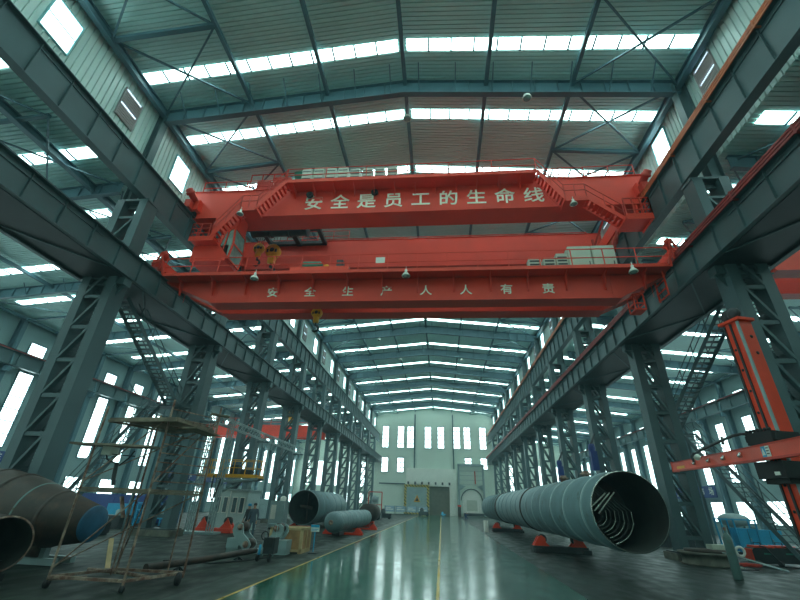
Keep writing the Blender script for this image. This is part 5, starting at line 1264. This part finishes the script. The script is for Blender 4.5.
# ------------------------------------------------------------------ people
def person(name, label, loc, heading, joints, cloth, shirt_cut=1.0, hat=None):
    """joints: dict of world-relative points; one skinned continuous body mesh"""
    J = joints
    order = ['pelvis', 'waist', 'chest', 'neck', 'head', 'top',
             'lsh', 'lel', 'lwr', 'lha', 'rsh', 'rel', 'rwr', 'rha', 'lhip', 'lkn', 'lan', 'lto', 'rhip', 'rkn', 'ran', 'rto']
    rad = dict(pelvis=(.16,.12), waist=(.145,.105), chest=(.175,.12), neck=(.055,.06), head=(.078,.095), top=(.062,.075),
               lsh=(.075,.07), lel=(.052,.05), lwr=(.036,.032), lha=(.040,.022), lhip=(.105,.10), lkn=(.068,.068), lan=(.048,.05), lto=(.045,.035))
    for k in list(rad):
        if k[0] == 'l' and 'r'+k[1:] in order: rad['r'+k[1:]] = rad[k]
    edges = [('pelvis','waist'),('waist','chest'),('chest','neck'),('neck','head'),('head','top'),('chest','lsh'),('lsh','lel'),('lel','lwr'),('lwr','lha'),
             ('chest','rsh'),('rsh','rel'),('rel','rwr'),('rwr','rha'),('pelvis','lhip'),('lhip','lkn'),('lkn','lan'),('lan','lto'),('pelvis','rhip'),('rhip','rkn'),('rkn','ran'),('ran','rto')]
    pts = {k: Vector(J[k]) for k in order}
    verts = [pts[k] for k in order]; idx = {k: i for i, k in enumerate(order)}; E_ = [(idx[a], idx[b]) for a, b in edges]
    R_ = [rad[k] for k in order]
    for h, w_ in (('lha', 'lwr'), ('rha', 'rwr')):               # fingers and thumb
        dr = (pts[h]-pts[w_]).normalized(); sd_ = dr.cross(Vector((0,1,0.2))).normalized(); 
        for q, (off, ln) in enumerate(((-.033,.075),(-.011,.088),(.011,.082),(.033,.066))):
            b0 = len(verts); verts.append(pts[h]+sd_*off+dr*.03); verts.append(pts[h]+sd_*off+dr*(.03+ln*.55)+Vector((0,-.006,0))); verts.append(pts[h]+sd_*off*.9+dr*(.03+ln)+Vector((0,-.022,0)))
            R_ += [(.010,.010)]*2+[(.008,.008)]; E_ += [(idx[h], b0), (b0, b0+1), (b0+1, b0+2)]
        b0 = len(verts); verts += [pts[w_]+dr*.04+sd_*.04*(-1), pts[w_]+dr*.085+sd_*.065*(-1)]; R_ += [(.012,.012),(.010,.010)]; E_ += [(idx[h], b0), (b0, b0+1)]
    me = bpy.data.meshes.new('body'); me.from_pydata([tuple(v) for v in verts], E_, [])
    ob = bpy.data.objects.new('body_src', me); COL.objects.link(ob)
    md = ob.modifiers.new('s', 'SKIN'); 
    for i, r in enumerate(R_): me.skin_vertices[0].data[i].radius = r
    me.skin_vertices[0].data[0].use_root = True
    sb = ob.modifiers.new('u', 'SUBSURF'); sb.levels = 2; sb.render_levels = 2
    dg = bpy.context.evaluated_depsgraph_get(); dg.update()
    m2 = bpy.data.meshes.new_from_object(ob.evaluated_get(dg)); bpy.data.objects.remove(ob)
    rot = Matrix.Rotation(heading, 4, 'Z'); m2.transform(rot)
    m2.materials.clear(); m2.materials.append(cloth); m2.materials.append(SKIN); m2.materials.append(BLACK)
    hl = [rot @ pts[k] for k in ('lha','rha','lwr','rwr')]; nk = rot @ pts['neck']; hd = rot @ pts['head']
    for p in m2.polygons:
        c_ = p.center; p.use_smooth = True
        if (c_-hd).length < .17 or (c_-nk).length < .075: p.material_index = 1
        elif min((c_-hl[0]).length, (c_-hl[1]).length) < .10: p.material_index = 1
        elif c_.z < .09: p.material_index = 2
    t = thing(name, label, 'person', loc)
    b = bpy.data.objects.new('body', m2); COL.objects.link(b); b.parent = t; WORLD[b.name] = Vector(loc)
    L0 = Vector(loc); up = (pts['top']-pts['neck']).normalized(); fw = Vector((0,-1,0)); H_ = L0 + rot @ (pts['head'])
    T_ = L0 + rot @ (pts['top']); F_ = rot @ fw
    mb = MB(); mb.sphere(tuple(T_-F_*.02+Vector((0,0,-.01))), .098, 16, 10, (1,1.08,.85)); 
    if hat: mb.sphere(tuple(T_), .115, 16, 10, (1,1.1,.8)); mb.build('helmet', hat, t)
    else: mb.build('hair', HAIR, t)
    mb = MB(); sdv = rot @ Vector((1,0,0))
    for s_ in (-1, 1): mb.sphere(tuple(H_+F_*.088+sdv*.034*s_+Vector((0,0,.02))), .011, 8, 6)
    mb.build('eye', BLACK, t)
    mb = MB(); mb.sphere(tuple(H_+F_*.10+Vector((0,0,-.01))), .018, 8, 6, (.8,1,1.3))
    mb.build('nose', SKIN, t)
    for s_ in (-1, 1): MB().sphere(tuple(H_+sdv*.085*s_), .022, 8, 6, (.5,.8,1.3)).build('ear', SKIN, t)
    mb = MB(); mb.bar(tuple(H_+F_*.092+sdv*-.024+Vector((0,0,-.045))), tuple(H_+F_*.092+sdv*.024+Vector((0,0,-.045))), .008, .009); mb.build('mouth', REDD, t)
    mb = MB(); q = L0 + rot @ pts['pelvis']; mb.lathe(tuple(q+Vector((0,0,.03))), (0,0,1), [(0,.17),(.05,.17)], 20); 
    for k in ('l', 'r'):
        a = L0 + rot @ pts[k+'an']; c2_ = L0 + rot @ pts[k+'to']; mb2 = MB(); mb2.sphere(tuple((a+c2_)/2+Vector((0,0,-.02))), .09, 12, 8, (.62,1.45,.55)); mb2.build('shoe', BLACK, t)
    return t
stand = dict(pelvis=(0,0,.93), waist=(0,0,1.10), chest=(0,.01,1.32), neck=(0,.0,1.50), head=(0,-.02,1.61), top=(0,-.01,1.69),
             lsh=(.19,.01,1.40), lel=(.27,.02,1.12), lwr=(.27,-.08,.88), lha=(.265,-.10,.80), rsh=(-.19,.01,1.40), rel=(-.28,.03,1.12), rwr=(-.29,-.05,.88), rha=(-.285,-.07,.80),
             lhip=(.10,0,.86), lkn=(.12,-.02,.48), lan=(.12,.02,.09), lto=(.14,-.13,.05), rhip=(-.10,0,.86), rkn=(-.11,-.07,.48), ran=(-.12,.03,.09), rto=(-.14,-.12,.05))
person('person', 'person in grey blue work clothes standing near the grey turning rolls', (-10.62, 25.1, 0), 0.0, stand, COVERALL)
bend = dict(pelvis=(0,.10,.62), waist=(0,.02,.74), chest=(0,-.16,.90), neck=(0,-.30,1.02), head=(0,-.38,1.08), top=(0,-.42,1.15),
            lsh=(.18,-.18,.95), lel=(.24,-.32,.72), lwr=(.14,-.50,.62), lha=(.12,-.57,.60), rsh=(-.18,-.18,.95), rel=(-.24,-.32,.72), rwr=(-.14,-.50,.62), rha=(-.12,-.57,.60),
            lhip=(.10,.08,.56), lkn=(.16,-.24,.48), lan=(.15,.04,.09), lto=(.17,-.12,.05), rhip=(-.10,.08,.56), rkn=(-.16,-.22,.46), ran=(-.15,.06,.09), rto=(-.17,-.10,.05))
person('person', 'person in blue work clothes and white helmet crouching at the far right end', (3.75, 72, 0), 0.6, bend, COVERB, hat=WHITE)
person('person', 'person in dark clothes and blue helmet partly hidden behind the grey worker', (-11.85, 27.2, 0), -0.4, {k: (v[0], v[1], v[2]*.96) for k, v in stand.items()}, mat('very_dark_work_clothes', (.02,.025,.03), .8), hat=BLUE)
# ------------------------------------------------------------------ thin haze filling the hall
hm = bpy.data.materials.new('thin_haze'); hm.use_nodes = True
nt = hm.node_tree; nt.nodes.clear(); vo = nt.nodes.new('ShaderNodeOutputMaterial'); vs = nt.nodes.new('ShaderNodeVolumeScatter')
vs.inputs['Color'].default_value = (0.55, 0.95, 1.0, 1); vs.inputs['Density'].default_value = 0.0016; nt.links.new(vs.outputs[0], vo.inputs['Volume'])
hz = MB().box(AL-0.5, AR+0.5, Y0-0.5, Y1+0.5, -0.5, 25).build('haze', hm, fix=False)
hz['kind'] = 'stuff'; hz['label'] = 'thin bluish haze hanging in the air of the hall'; hz['category'] = 'haze'
